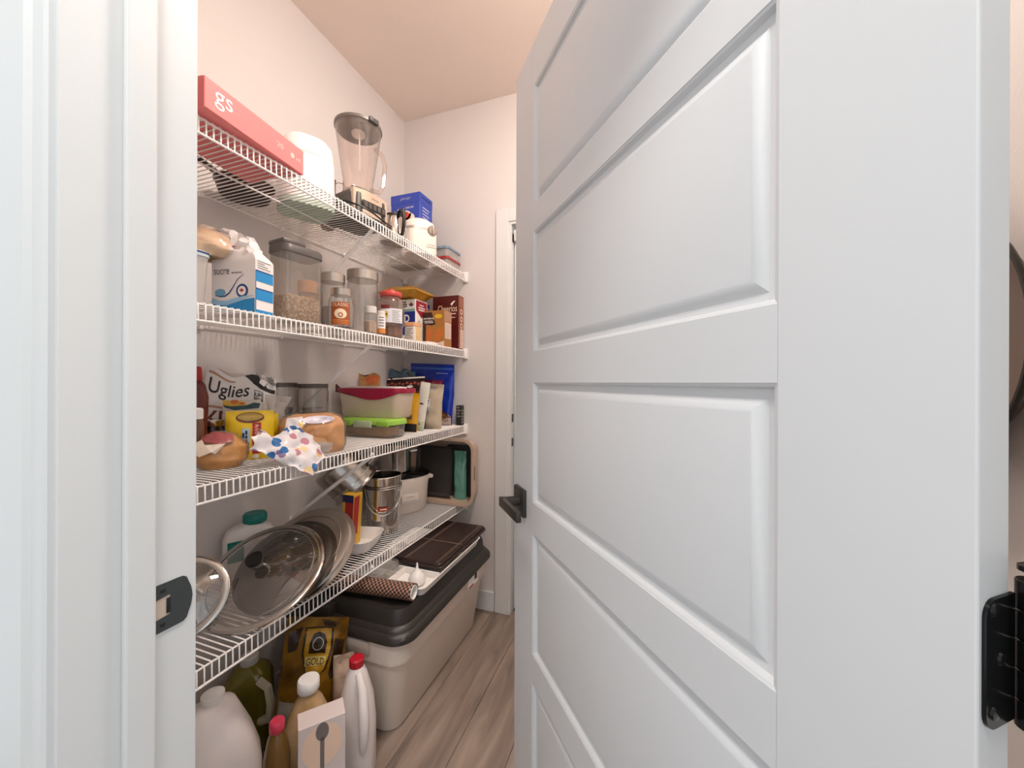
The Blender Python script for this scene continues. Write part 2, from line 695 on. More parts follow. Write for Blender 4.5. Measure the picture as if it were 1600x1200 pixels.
# far door in the back wall
struct('trim_7', join(bbox(DX0 - 0.088, DX0 - 0.014, YB - 0.014, YB, 0, DZ + 0.085, 0.003), bbox(DX1 + 0.014, DX1 + 0.088, YB - 0.014, YB, 0, DZ + 0.085, 0.003),
                      bbox(DX0 - 0.014, DX1 + 0.014, YB - 0.014, YB, DZ + 0.014, DZ + 0.085, 0.003)), TRIM)
tj = struct('trim_8', join(bbox(DX0 - 0.014, DX0, YB - 0.008, YB + 0.12, 0, DZ, 0.001), bbox(DX1, DX1 + 0.014, YB - 0.008, YB + 0.12, 0, DZ, 0.001), bbox(DX0 - 0.014, DX1 + 0.014, YB - 0.008, YB + 0.12, DZ, DZ + 0.014, 0.001)), TRIM)
for z in (2.02, 1.05, 0.92):
    part('latch_plate', box(DX0, DX0 + 0.0015, YB + 0.006, YB + 0.028, z - 0.022, z + 0.022), BLACKMETAL, tj)
d2 = sempty('door_2', (DX0 + 0.006, YB + 0.03, 0.02))
part('slab', bbox(0, DX1 - DX0 - 0.01, 0, 0.035, 0, DZ - 0.035, 0.002), TRIM, d2)
part('gap_shade', box(0.002, DX1 - DX0 - 0.012, 0.002, 0.033, -0.015, 0), BLACKP, d2)  # black strip that paints in the shade of the gap below the slab
part('top_guide', bbox(0.002, 0.09, -0.022, -0.001, DZ - 0.105, DZ - 0.045, 0.002), TRIM, d2)

# the open panelled door: local x from the hinge to the latch, +y is the face toward the camera
DW, DT = 0.7995, 0.035
d1 = sempty('door_1', (0.1804, 0.2997, 0.0), 128.66)
ST = 0.120
tops = [1.910, 1.580, 1.2403, 0.9000, 0.5650]
PH = 0.2695
zt = 2.009
zb = 0.012
for x0, x1 in ((0, ST), (DW - ST, DW)):
    part('stile', bbox(x0 + 0.0002, x1 - 0.0002, -DT, 0, zb, zt, 0.0015), DOORM, d1, smooth=18)
rails = [(tops[0], zt)] + [(tops[i + 1], tops[i] - PH) for i in range(4)] + [(zb, tops[4] - PH)]
for a, b in rails:
    part('rail', bbox(ST - 0.0004, DW - ST + 0.0004, -DT, -0.0001, a + 0.0001, b - 0.0001, 0.0004), DOORM, d1, smooth=18)
ins = [(-0.001, -0.0006), (0.003, -0.0022), (0.0055, -0.0085), (0.0135, -0.0095), (0.0145, -0.0085), (0.0255, -0.0028), (0.0275, -0.0025)]
for t in tops:
    L = []
    for i, y in ins:
        L.append([(ST + i, y, t - i), (DW - ST - i, y, t - i), (DW - ST - i, y, t - PH + i), (ST + i, y, t - PH + i)])
    back = [(ST, -DT + 0.006, t), (DW - ST, -DT + 0.006, t), (DW - ST, -DT + 0.006, t - PH), (ST, -DT + 0.006, t - PH)]
    part('panel', loft([back] + L), DOORM, d1, smooth=20)
# lever handle
hx, hz = 0.7500, 0.955
h = part('lever_handle', bbox(hx - 0.032, hx + 0.032, 0, 0.009, hz - 0.032, hz + 0.032, 0.001), IRON, d1, 'dark lever handle on a square plate')
part('neck', xf(lathe([(0.0125, 0), (0.0125, 0.042)], 20), Matrix.Translation((hx, 0.009, hz)) @ Matrix.Rotation(R(-90), 4, 'X')), IRON, h)
part('lever', bbox(hx - 0.112, hx + 0.013, 0.043, 0.054, hz - 0.011, hz + 0.011, 0.001), IRON, h)
# hinges: leaf on the hinge edge, knuckle toward the pantry
for zc in (1.078, 1.80, 0.28):
    def leaf(z0, z1):
        L = []
        for r in (0,):
            pass
        y0, y1, rr_ = -0.004, -0.036, 0.010
        poly = [(y1, z0), (y1, z1)] + [(y0 - rr_ - a * 1, z1 - rr_ + b) for a, b in arc(0, 0, rr_, 90, 180, 5)][0:0]
        poly += [(y0 - rr_ + a, z1 - rr_ + b) for a, b in arc(0, 0, rr_, 90, 0, 5)]
        poly += [(y0 - rr_ + a, z0 + rr_ + b) for a, b in arc(0, 0, rr_, 0, -90, 5)]
        return loft([[(-0.0018, a, b) for a, b in poly], [0 and 0 or (0.0003, a, b) for a, b in poly]])
    hg = part('hinge', leaf(zc - 0.040, zc + 0.036), M('hinge_black', '161717', 0.22, 0.5), d1, 'black hinge with rounded corners')
    for k in range(5):
        z0 = zc - 0.045 + k * 0.018
        part('knuckle', xf(lathe([(0.0068, 0.0004), (0.0074, 0.001), (0.0074, 0.017), (0.0068, 0.0176)], 20), Matrix.Translation((-0.007, -0.042, z0))), M('hinge_black', ''), hg)
    part('pin_cap', mv(lathe([(0.0035, 0), (0.0035, 0.004), (0.0065, 0.005), (0.0065, 0.008), (0.004, 0.0095)], 16), -0.007, -0.042, zc + 0.045), M('hinge_black', ''), hg)
    for sy, dz in ((-0.012, 0.030), (-0.020, 0.0), (-0.012, -0.030)):
        part('screw', xf(lathe([(0.0045, 0), (0.004, 0.0012), (0.001, 0.0016)], 12), Matrix.Translation((-0.0018, sy, zc + dz)) @ Matrix.Rotation(R(-90), 4, 'Y')), M('hinge_black', ''), hg)
    part('jamb_leaf', box(-0.024, -0.012, -0.0425, -0.0405, zc - 0.045, zc + 0.045), M('hinge_black', ''), hg)

# ceiling lamp of the pantry (above the frame)
cl = thing('ceiling_lamp', 'round flush ceiling lamp in the middle of the pantry ceiling', 'lamp', (-0.16, 1.02, ZC))
part('base_ring', lathe([(0.15, 0), (0.15, -0.03), (0.14, -0.035), (0.13, -0.02)], 32), WHITEP, cl)
part('diffuser', lathe([(0.138, -0.022), (0.135, -0.05), (0.115, -0.075), (0.07, -0.09), (0.01, -0.094)], 32), M('lamp_glow', 'FFEFE3', 0.5, emit=PANTRY_LAMP), cl)

hl = thing('ceiling_lamp', 'round flush ceiling lamp in the hall outside the pantry door', 'lamp', (-0.20, -0.30, ZC))
part('base_ring', lathe([(0.21, 0), (0.21, -0.03), (0.20, -0.035), (0.19, -0.02)], 32), WHITEP, hl)
part('diffuser', lathe([(0.198, -0.022), (0.195, -0.05), (0.165, -0.075), (0.10, -0.09), (0.01, -0.094)], 32), M('hall_glow', 'FFFBF6', 0.5, emit=HALL_LAMP), hl)

# ================================================================ WIRE SHELVES
SZ = [1.849, 1.423, 1.005, 0.585]
SX0, SX1 = XL + 0.008, -0.9635
SY0, SY1 = 0.40, YB - 0.008
wr = 0.0018
cw = mesh('cross_wire', tube([(SX0, 0, -wr), (SX1 - 0.004, 0, -wr), (SX1, 0, -wr - 0.004), (SX1 + 0.001, 0, -0.044)], wr, 5), WIRE, 60)
names = ['white wire shelf at the top, under the pink carton and blender', 'white wire shelf holding the sugar bag, jars and cereal boxes',
         'white wire shelf holding bread, snack bags and food containers', 'lowest white wire shelf, holding pot lids, pail and slow cooker']
NW = 95
for k, z in enumerate(SZ):
    s = thing('wire_shelf', names[k], 'shelf', (0, 0, z), 0, 'wire shelves on the left wall')
    for i in range(NW):
        o = bpy.data.objects.new('cross_wire', cw)
        C.objects.link(o)
        o.parent = s
        o.location = (0, SY0 + 0.005 + i * 0.0161, 0)
    for n, x, dz, r in (('back_rod', SX0, -0.0045, 0.003), ('middle_rod', -1.168, -0.0060, 0.0028), ('front_rod', SX1 - 0.0045, -0.0058, 0.0026), ('lip_rod', SX1 + 0.001, -0.044, 0.0031)):
        part(n, tube([(x, SY0, dz), (x, SY1, dz)], r, 8), WIRE, s)
    for yb in (1.175,):
        p = [(SX1 - 0.012, yb, -0.040), (XL + 0.004, yb, -0.325)]
        part('brace', tube([(SX1 - 0.004, yb, -0.030), (SX1 - 0.014, yb, -0.046), (XL + 0.012, yb, -0.315), (XL + 0.003, yb, -0.345)], 0.0068, 8), WIRE, s)
        part('brace_foot', bbox(XL, XL + 0.003, yb - 0.01, yb + 0.01, -0.37, -0.31, 0.001), WIRE, s)
    part('end_bracket', bbox(SX1 - 0.012, SX1 + 0.016, SY1 - 0.004, YB, -0.052, 0.006, 0.003), WHITEP, s)
    part('rear_bracket', bbox(XL, XL + 0.03, SY1 - 0.004, YB, -0.03, 0.004, 0.003), WHITEP, s)
    for yc in (0.55, 0.83, 1.12, 1.45, 1.75):
        part('wall_clip', bbox(XL, XL + 0.016, yc - 0.006, yc + 0.006, -0.014, 0.004, 0.002), WHITEP, s)
Z1, Z2, Z3, Z4 = [z + 0.0006 for z in SZ]

# ================================================================ THINGS: shared builders
def interp(tab, t):
    for (a, va), (b, vb) in zip(tab, tab[1:]):
        if t <= b:
            return va + (vb - va) * (t - a) / (b - a)
    return tab[-1][1]


class Bag:
    """soft bag: closed sections stacked up z, front is -y"""

    def __init__(s, w, h, d, wp=None, dp=None, amp=0.004, fr=22, seed=0, p=2.0, topcut=None):
        s.w, s.h, s.d, s.amp, s.fr, s.seed, s.p = w, h, d, amp, fr, seed, p
        s.wp = wp or [(0, 0.97), (0.1, 1), (0.9, 1), (1, 0.98)]
        s.dp = dp or [(0, 0.75), (0.1, 1), (0.6, 0.8), (0.85, 0.3), (0.9, 0.06), (1, 0.04)]
        s.topcut = topcut or (lambda u: 0.0)

    def pt(s, u, t, side, e=0.0):
        W = s.w / 2 * interp(s.wp, t)
        D = s.d / 2 * interp(s.dp, t)
        x = u * W
        z = t * s.h + s.topcut(u) * max(0, (t - 0.5) * 2)
        q = max(0.0, 1 - abs(u) ** s.p) ** (1 / s.p)
        n = noise.noise(Vector((x * s.fr, side * 3.1 + s.seed * 7.7, z * s.fr))) + 0.5 * noise.noise(Vector((x * s.fr * 2.3, side * 5 + s.seed, z * s.fr * 2.3)))
        y = side * (D * q + e) + n * s.amp * q * min(1, t * 8 + 0.1)
        return (x, y, z)

    def geom(s, nu=16, nv=20):
        L = []
        for j in range(nv + 1):
            t = j / nv
            l = [s.pt(-1 + 2 * i / nu, t, -1) for i in range(nu + 1)]
            l += [s.pt(1 - 2 * i / nu, t, 1) for i in range(1, nu)]
            L.append(l)
        return loft(L)

    def f(s, x, z):
        t = min(1, max(0, z / s.h))
        u = x / (s.w / 2 * interp(s.wp, t))
        return s.pt(max(-1, min(1, u)), t, -1, 0.0014)

    def pr(s, g, mat, parent, name='print', label=None):
        return prt(onface(g, s.f, True), mat, parent, name, label)


def carton(t, w, d, h, mat, b=0.0012, name='body'):
    return part(name, bbox(-w / 2, w / 2, -d / 2, d / 2, 0, h, b, 1), mat, t, smooth=18)


def jar(t, r, h, neck, lid_r, lid_h, glass=GLASS, lid=STEEL, shoulder=0.02, fill=None, wall=0.0025):
    hb = h - lid_h
    o = [(r * 0.6, 0.001), (r * 0.94, 0.0), (r, 0.006), (r, hb - shoulder - 0.004), (r * 0.97, hb - shoulder * 0.6), (neck, hb - 0.004), (neck, hb)]
    part('glass', lathe(o, 32, True, False), glass, t)
    l = part('lid', lathe([(lid_r, hb - 0.004), (lid_r, h - 0.002), (lid_r - 0.002, h), (0.002, h)], 32), lid, t)
    if fill:
        part('contents', lathe([(r - wall - 0.001, 0.008), (r - wall - 0.001, fill[0] * h), (r * 0.5, fill[0] * h + 0.004), (0.002, fill[0] * h + 0.003)], 24), fill[1], t)
    return l


# ================================================================ TOP SHELF
RED = M('pink_carton', 'EC8686', 0.45)
t = thing('carton', 'long pink carton with rounded white lettering at the front of the top shelf', 'box', (-1.0445, 0.7065, Z1 + 0.001), 96.5)
w, d, h = 0.291, 0.20, 0.070
carton(t, w, d, h, RED)
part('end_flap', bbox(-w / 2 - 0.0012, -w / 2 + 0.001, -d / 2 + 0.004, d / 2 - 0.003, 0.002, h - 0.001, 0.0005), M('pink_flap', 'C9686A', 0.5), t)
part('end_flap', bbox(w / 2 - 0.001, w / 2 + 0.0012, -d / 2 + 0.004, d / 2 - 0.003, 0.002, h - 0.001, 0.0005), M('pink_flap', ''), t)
F = ffront(-d / 2)
prt(onface(join(text2('gs', 0.058, -0.100, 0.028, w=0.044)), F), PRINTW, t)
prt(onface(text2('20', 0.020, 0.060, 0.030, w=0.022), F), M('pale_pink_print', 'F6C9C8', 0.5), t)
prt(onface(join(disc2(0.103, 0.034, 0.007), text2('x4', 0.016, 0.124, 0.028, w=0.017)), F), M('pale_pink_print', ''), t)

t = thing('kitchen_appliance', 'white rounded kitchen appliance behind the pink carton, beside the blender', 'appliance', (-1.165, 1.055, Z1), 60)
part('base', rloft([(0.165, 0.165, 0.04, 0), (0.17, 0.17, 0.042, 0.012), (0.17, 0.17, 0.042, 0.018)]), M('mint_plastic', 'B9D3C2', 0.5), t, 'mint green base')
part('body', rloft([(0.168, 0.168, 0.042, 0.018), (0.172, 0.172, 0.045, 0.06), (0.168, 0.168, 0.05, 0.18), (0.158, 0.158, 0.052, 0.225), (0.135, 0.135, 0.052, 0.246), (0.09, 0.09, 0.04, 0.254), (0.02, 0.02, 0.009, 0.256)], 8), WHITEP, t)
part('lid_seam', rloft([(0.1695, 0.1695, 0.05, 0.176), (0.1695, 0.1695, 0.05, 0.178)], 8, False, False), M('seam_grey', 'BDBAB7', 0.5), t)
part('button', mv(lathe([(0.012, 0), (0.012, 0.003), (0.002, 0.004)], 16), 0, 0, 0.2555), M('seam_grey', ''), t)

t = thing('copper_pot', 'small copper-brown pot with wire handle between white appliance and blender', 'pot', (-1.205, 1.196, Z1))
part('body', lathe([(0.024, 0), (0.027, 0.01), (0.028, 0.19), (0.030, 0.196), (0.027, 0.196), (0.025, 0.012), (0.002, 0.01)], 24), M('copper_brown', '9A5A3C', 0.35, 0.5), t)
part('handle', tube([(0.0, 0.027, 0.188), (0.018, 0.036, 0.200), (0.034, 0.044, 0.196), (0.046, 0.052, 0.178), (0.052, 0.056, 0.150), (0.053, 0.057, 0.10)], 0.0017, 6), STEEL, t)

# blender
t = thing('blender', 'blender with clear jar, dark lid and steel base on the top shelf', 'blender', (-1.070, 1.212, Z1), 78)
bw, bd, bh = 0.155, 0.165, 0.108
part('base', rloft([(bw + 0.006, bd + 0.006, 0.03, 0), (bw + 0.006, bd + 0.006, 0.03, 0.012), (bw, bd, 0.028, 0.016), (bw - 0.004, bd - 0.004, 0.028, 0.09), (bw - 0.02, bd - 0.02, 0.03, bh)]), M('blender_grey', '3C3936', 0.35), t)
part('steel_front', loft([[(x, -bd / 2 - 0.004 + (0.012 if abs(x) > 0.065 else 0) + 0.02 * max(0, z - 0.085), z) for x in (-0.076, -0.066, -0.03, 0.03, 0.066, 0.076)] + [(x, -bd / 2 + 0.03, z) for x in (0.074, -0.074)] for z in (0.014, 0.09, 0.104)]), M('champagne_steel', 'CDB9A6', 0.3, 0.4), t)
cs = part('control_strip', bbox(-0.046, 0.058, -bd / 2 - 0.0065, -bd / 2 - 0.002, 0.036, 0.066, 0.001), M('control_black', '1B1A19', 0.3), t)
for i in range(5):
    part('button', bbox(-0.040 + i * 0.020, -0.026 + i * 0.020, -bd / 2 - 0.008, -bd / 2 - 0.006, 0.041, 0.061, 0.0006), M('button_grey', '55504C', 0.4), cs)
prt(onface(scrawl2(0.01, 0.082, 0.030, 0.008, 1), ffront(-bd / 2 - 0.0042)), M('brown_print', '6B564A', 0.5), t)
part('collar', lathe([(0.062, bh), (0.060, bh + 0.012), (0.056, bh + 0.018), (0.052, bh + 0.02)], 32), BRUSH, t)
jb = bh + 0.018
part('jar', lathe([(0.052, jb), (0.056, jb + 0.004), (0.055, jb + 0.045), (0.060, jb + 0.07), (0.083, jb + 0.235), (0.085, jb + 0.246)], 36, True, False), clear('jar_glass', 'F8F0EC', 0.2, 0.05, 0.04, 'E5D5CC'), t)
lidp = part('jar_lid', lathe([(0.02, jb + 0.240), (0.078, jb + 0.236), (0.080, jb + 0.242), (0.088, jb + 0.247), (0.088, jb + 0.258), (0.07, jb + 0.262), (0.03, jb + 0.262), (0.03, jb + 0.275), (0.002, jb + 0.277)], 36), M('lid_grey', '6F6863', 0.4), t)
part('lid_plug', mv(lathe([(0.024, 0), (0.026, 0.006), (0.026, 0.012)], 16), 0, 0, jb + 0.226), M('plug_pale', 'D9D2CC', 0.5), lidp)
part('lid_tab', bbox(-0.02, 0.02, -0.096, -0.08, jb + 0.244, jb + 0.262, 0.003), DKGREY, lidp)
part('fill_rod', mv(lathe([(0.0025, 0), (0.0025, 0.15)], 8), -0.01, -0.02, jb + 0.08), M('plug_pale', ''), t)
part('handle', tube([(0.078, 0, jb + 0.215), (0.115, 0, jb + 0.205), (0.128, 0, jb + 0.17), (0.120, 0, jb + 0.08), (0.100, 0, jb + 0.045), (0.060, 0, jb + 0.04)], 0.0085, 8), clear('jar_glass', ''), t)
part('blade', join(bbox(-0.03, 0.03, -0.006, 0.006, jb + 0.02, jb + 0.022, 0.0005), lathe([(0.012, jb + 0.008), (0.012, jb + 0.024), (0.002, jb + 0.028)], 12)), STEEL, t)
part('cord', tube([(-0.085, 0.06, 0.05), (-0.105, 0.0, 0.06), (-0.098, -0.06, 0.045), (-0.06, -0.098, 0.032), (-0.01, -0.103, 0.022), (0.05, -0.102, 0.006), (0.08, -0.098, 0.005)], 0.0035, 6), BLACKP, t)
part('plug', xf(lathe([(0.017, 0), (0.019, 0.01), (0.016, 0.02), (0.002, 0.022)], 16), Matrix.Translation((-0.10, -0.02, 0.045)) @ Matrix.Rotation(R(-80), 4, 'Y')), BLACKP, t)

# dark carton under the blue box
cx = corner(-1.115, 1.686, 0, 0.17, 0.115, Z1)
t = thing('appliance_box', 'plain grey carton under the blue cup-picture box on the top shelf', 'box', cx, 0)
carton(t, 0.17, 0.115, 0.180, M('grey_card', '77706B', 0.7))
part('tape', box(-0.012, 0.012, -0.0582, 0.0582, 0.1788, 0.1803), M('tape_tan', 'A89880', 0.4), t)
t = thing('capsule_box', 'blue box with a red and white cup picture on the top shelf', 'box', corner(-1.10, 1.686, 0, 0.175, 0.118, Z1 + 0.181), 0)
w, d, h = 0.175, 0.118, 0.182
BLUE = M('coffee_blue', '2E48B0', 0.4)
carton(t, w, d, h, BLUE)
part('lid_flap', bbox(-w / 2 - 0.0008, w / 2 + 0.0008, -d / 2 - 0.0012, d / 2 + 0.0008, h - 0.048, h + 0.0008, 0.0008), BLUE, t, smooth=18)
F = ffront(-d / 2 - 0.0012)
prt(onface(scrawl2(0.0, 0.158, 0.06, 0.016, 2), F), M('silver_print', 'C9CCE2', 0.5), t)
F = ffront(-d / 2)
prt(onface(join(scrawl2(-0.028, 0.106, 0.045, 0.013, 3), scrawl2(0.026, 0.110, 0.045, 0.013, 4)), F), PRINTW, t)
prt(onface(join(disc2(-0.002, 0.072, 0.038, 0.026), disc2(0.03, 0.052, 0.028, 0.028)), F), M('cup_white', 'F0E4DC', 0.5), t, 'print')
prt(onface(disc2(-0.006, 0.074, 0.030, 0.019), lambda x, z: (x, -d / 2 - 2 * E_, z)), M('cup_red', 'C8492F', 0.5), t, 'print')
prt(onface(rect2(0.028, 0.031, 0.035, 0.062), lambda x, z: (x, -d / 2 - 2 * E_, z)), M('brown_print', ''), t, 'print')
prt(onface(join(*[rect2(-0.035, 0.03 - 0.012 * (k % 2), 0.11 - k * 0.016, 0.115 - k * 0.016) for k in range(6)]), fside(w / 2)), M('silver_print', ''), t)
prt(onface(rect2(-0.045, 0.045, 0.158, 0.164), fside(w / 2 + 0.0012)), M('navy_print', '1A2050', 0.5), t)

t = thing('kettle', 'steel kettle with a black loop handle beside the blender', 'kettle', (-1.055, 1.415, Z1), 62)
part('body', lathe([(0.058, 0), (0.060, 0.008), (0.056, 0.06), (0.046, 0.105), (0.044, 0.110)], 32), STEEL, t)
part('lid', lathe([(0.046, 0.108), (0.046, 0.116), (0.03, 0.125), (0.012, 0.128), (0.010, 0.138), (0.002, 0.140)], 24), BLACKP, t)
part('handle', tube([(0.0, -0.046, 0.108), (0.0, -0.062, 0.124), (0.0, -0.085, 0.118), (0.0, -0.095, 0.09), (0.0, -0.092, 0.045), (0.0, -0.080, 0.018), (0.0, -0.060, 0.02)], [0.008, 0.009, 0.009, 0.008, 0.008, 0.007, 0.006], 8), BLACKP, t)
part('spout', tube([(0.0, 0.040, 0.07), (0.0, 0.062, 0.10), (0.0, 0.075, 0.112)], [0.014, 0.010, 0.008], 10), STEEL, t)

t = thing('food_processor', 'white countertop appliance with a grey band and round dial on the top shelf', 'appliance', (-1.050, 1.605, Z1), 52)
part('body', rloft([(0.140, 0.130, 0.03, 0), (0.146, 0.136, 0.035, 0.01), (0.150, 0.138, 0.04, 0.105), (0.146, 0.134, 0.045, 0.135), (0.128, 0.116, 0.05, 0.158), (0.085, 0.08, 0.038, 0.172), (0.02, 0.02, 0.009, 0.175)], 7), M('warm_white_plastic', 'EFE7DF', 0.3), t)
part('band', rloft([(0.1515, 0.1395, 0.04, 0.110), (0.1505, 0.1385, 0.042, 0.121)], 7, False, False), M('band_grey', 'B3A89E', 0.4, 0.3), t)
dl = part('dial', xf(lathe([(0.023, 0), (0.023, 0.008), (0.020, 0.012), (0.002, 0.0125)], 24), Matrix.Translation((0.040, -0.066, 0.112)) @ Matrix.Rotation(R(95), 4, 'X')), M('dial_grey', 'A09488', 0.35, 0.4), t)
part('dial_grip', bbox(0.0365, 0.0435, -0.086, -0.076, 0.093, 0.131, 0.002), M('band_grey', ''), dl)
prt(onface(join(scrawl2(0.035, 0.042, 0.040, 0.008, 5), rect2(0.01, 0.06, 0.030, 0.032)), ffront(-0.0685)), M('brown_print', ''), t)
part('side_clip', bbox(0.0745, 0.080, -0.03, 0.03, 0.06, 0.115, 0.003), DKGREY, t)

for nm, z, hh, col, lab in (('blue', Z1 + 0.051, 0.052, '7D93A6', 'food container with a blue-grey lid, upper of the two at the shelf end'), ('red', Z1, 0.049, '9E2A2A', 'food container with a dark red lid, lower of the two at the shelf end')):
    t = thing('food_container', lab, 'container', corner(-0.978, 1.757, 0, 0.12, 0.155, z), 0, 'lidded containers at the end of the top shelf')
    part('tub', rloft([(0.10, 0.135, 0.015, 0), (0.112, 0.147, 0.017, hh - 0.012)], 4), FROST, t)
    part('lid', rloft([(0.12, 0.155, 0.018, hh - 0.014), (0.12, 0.155, 0.018, hh - 0.003), (0.112, 0.147, 0.016, hh), (0.10, 0.135, 0.014, hh), (0.096, 0.131, 0.014, hh - 0.003)], 4), M('lid_' + nm, col, 0.4), t)
    part('lid_tab', bbox(-0.02, 0.02, -0.0815, -0.074, hh - 0.016, hh - 0.003, 0.002), M('lid_' + nm, ''), t)

t = thing('frying_pan', 'dark brown pan lying behind the pink carton on the top shelf', 'pan', (-1.265, 0.905, Z1))
part('bowl', lathe([(0.065, 0), (0.071, 0.004), (0.083, 0.042), (0.086, 0.044), (0.080, 0.042), (0.067, 0.007), (0.002, 0.006)], 32), M('pan_brown', '2E1D19', 0.4), t)
part('grip', tube([(0.0, -0.078, 0.036), (0.01, -0.14, 0.048), (0.012, -0.20, 0.05)], 0.009, 8), BLACKP, t)
b = Bag(0.16, 0.15, 0.09, seed=4)
t = thing('grocery_bag', 'olive grey patterned bag lying at the near end of the top shelf', 'bag', (-1.235, 0.640, Z1 + 0.046), 62, rx=-88)
part('body', b.geom(), voro('camo_print', '9B9385', ['5F584C', '8B8373', 'B7AE9E'], 22, 0.55, 0.6), t)

# ================================================================ SECOND SHELF
t = thing('storage_tub', 'frosted plastic tub with a navy rim beside the sugar bag', 'container', corner(-1.055, 0.586, 0, 0.11, 0.085, Z2), 0)
part('tub', rloft([(0.092, 0.070, 0.016, 0), (0.108, 0.083, 0.018, 0.135)], 5, True, False), FROST, t)
part('lid', rloft([(0.112, 0.087, 0.02, 0.132), (0.112, 0.087, 0.02, 0.144), (0.10, 0.076, 0.018, 0.147)], 5), M('pale_lid', 'C6D6E0', 0.35), t)
part('rim', rloft([(0.1135, 0.0885, 0.02, 0.139), (0.1135, 0.0885, 0.02, 0.143)], 5, False, False), M('navy_rim', '21477C', 0.35), t, 'navy blue rim')
b = Bag(0.15, 0.085, 0.11, wp=[(0, 0.7), (0.25, 1), (0.7, 0.85), (1, 0.3)], dp=[(0, 0.8), (0.3, 1), (0.7, 0.6), (1, 0.1)], amp=0.012, seed=2, fr=26)
t = thing('produce_bag', 'tan food bag lying on the frosted tub beside the sugar', 'bag', (-1.125, 0.690, Z2 + 0.148), 55)
part('contents', b.geom(), M('tan_food', 'D9B48C', 0.6, bump=(40, 0.004), var=(25, 'E8CBA8', 0.5)), t)
sk = Bag(0.175, 0.088, 0.13, wp=[(0, 0.8), (0.25, 1), (0.7, 0.9), (1, 0.45)], dp=[(0, 0.8), (0.3, 1), (0.7, 0.7), (1, 0.15)], amp=0.012, seed=3, fr=30)
part('wrap', sk.geom(), PLAST, t)

# sugar bag
SUGW, SUGD, SUGH = 0.135, 0.062, 0.235
t = thing('sugar_bag', 'white and blue paper sugar bag with a crumpled top', 'bag', corner(-0.985, 0.733, 10, SUGW, SUGD, Z2), 10)


def sug(x, z, sy=-1):
    return (x, sy * SUGD / 2, z)


def sugar_geom():
    L = []
    N = 9
    for j in range(27):
        z = SUGH * j / 26
        k = max(0, (z - 0.145) / (SUGH - 0.145))
        w = SUGW * (1 - 0.42 * k)
        d = SUGD * (1 - 0.72 * k)
        pts = []
        base = [(x, -0.5) for x in [i / N - 0.5 for i in range(N + 1)]] + [(0.5, y) for y in (-0.2, 0.2)] + [(x, 0.5) for x in [0.5 - i / N for i in range(N + 1)]] + [(-0.5, y) for y in (0.2, -0.2)]
        for u, v in base:
            p = Vector((u * w - 0.018 * k, v * d, z))
            nz = noise.noise_vector(Vector((u * 9, v * 5, z * 55)))
            p += nz * (0.013 * min(1, k * 2.5))
            p.z = z + nz.z * 0.01 * k + (-0.03 * (u + 0.2) * k)
            pts.append(tuple(p))
        L.append(pts)
    return loft(L)


part('bag', sugar_geom(), M('sugar_paper', 'EFEBEA', 0.55), t, smooth=28)
F = ffront(-SUGD / 2)
SB, SN = M('sugar_blue', '1F8FD0', 0.5), M('sugar_navy', '2B4C86', 0.5)
wave = [(-0.0665, 0.030), (-0.045, 0.023), (-0.02, 0.022), (0.01, 0.030), (0.035, 0.037), (0.066, 0.040)]
prt(onface(poly2([(-0.0665, 0.002)] + wave + [(0.0665, 0.002)]), F), SB, t, 'print')
prt(onface(strip2([(a, b + 0.006) for a, b in wave], [0.014, 0.012, 0.012, 0.011, 0.006, 0.001]), lambda x, z: (x, -SUGD / 2 - 2 * E_, z)), M('sugar_pale', '9CCBEA', 0.5), t, 'print')
prt(onface(strip2([(-0.055, 0.050), (-0.040, 0.046), (-0.025, 0.047), (-0.012, 0.055), (0.0, 0.071), (0.014, 0.092), (0.034, 0.105)], [0.0025, 0.0035, 0.004, 0.004, 0.003, 0.002, 0.001]), F), SN, t, 'print')
prt(onface(disc2(-0.040, 0.057, 0.017, 0.010), F), M('sugar_mid', '6FA9CB', 0.5), t, 'print')
prt(onface(disc2(0.028, 0.060, 0.0185, 0.0185, 28), F), SN, t, 'print')
prt(onface(disc2(0.028, 0.060, 0.0125, 0.0125, 24), lambda x, z: (x, -SUGD / 2 - 2 * E_, z)), PRINTW, t, 'print')
leaf_ = [(0, -.9), (.08, -.35), (.5, -.45), (.42, -.25), (.9, .1), (.75, .2), (.8, .5), (.5, .42), (.3, .2), (.38, .7), (.2, .62), (0, 1), (-.2, .62), (-.38, .7), (-.3, .2), (-.5, .42), (-.8, .5), (-.75, .2), (-.9, .1), (-.42, -.25), (-.5, -.45), (-.08, -.35)]
prt(onface(poly2([(0.028 + a * 0.0075, 0.060 + b * 0.0075) for a, b in leaf_]), lambda x, z: (x, -SUGD / 2 - 3 * E_, z)), M('leaf_red', 'B5352F', 0.5), t, 'maple_leaf')
prt(onface(text2('sucre', 0.030, -0.036, 0.106, w=0.048), F), M('grey_print2', '4F4C4B', 0.5), t)
prt(onface(rows2(0.012, 0.107, 0.034, 0.004, 1, 6), F), PRINTG, t)
S = fside(SUGW / 2)
prt(onface(join(rect2(-0.029, 0.029, 0.086, 0.112), rect2(-0.029, 0.029, 0.036, 0.064), rect2(-0.029, 0.029, 0.002, 0.010)), S), SB, t, 'print')
prt(onface(join(rect2(-0.029, 0.029, 0.112, 0.116), rect2(-0.029, 0.029, 0.064, 0.068), rect2(-0.0305, -0.0285, 0.004, 0.116)), S), SN, t, 'print')
prt(onface(join(*[rect2(-0.024, 0.02 - 0.01 * (k % 3), 0.122 + k * 0.006, 0.124 + k * 0.006) for k in range(4)]), S), PRINTG, t)
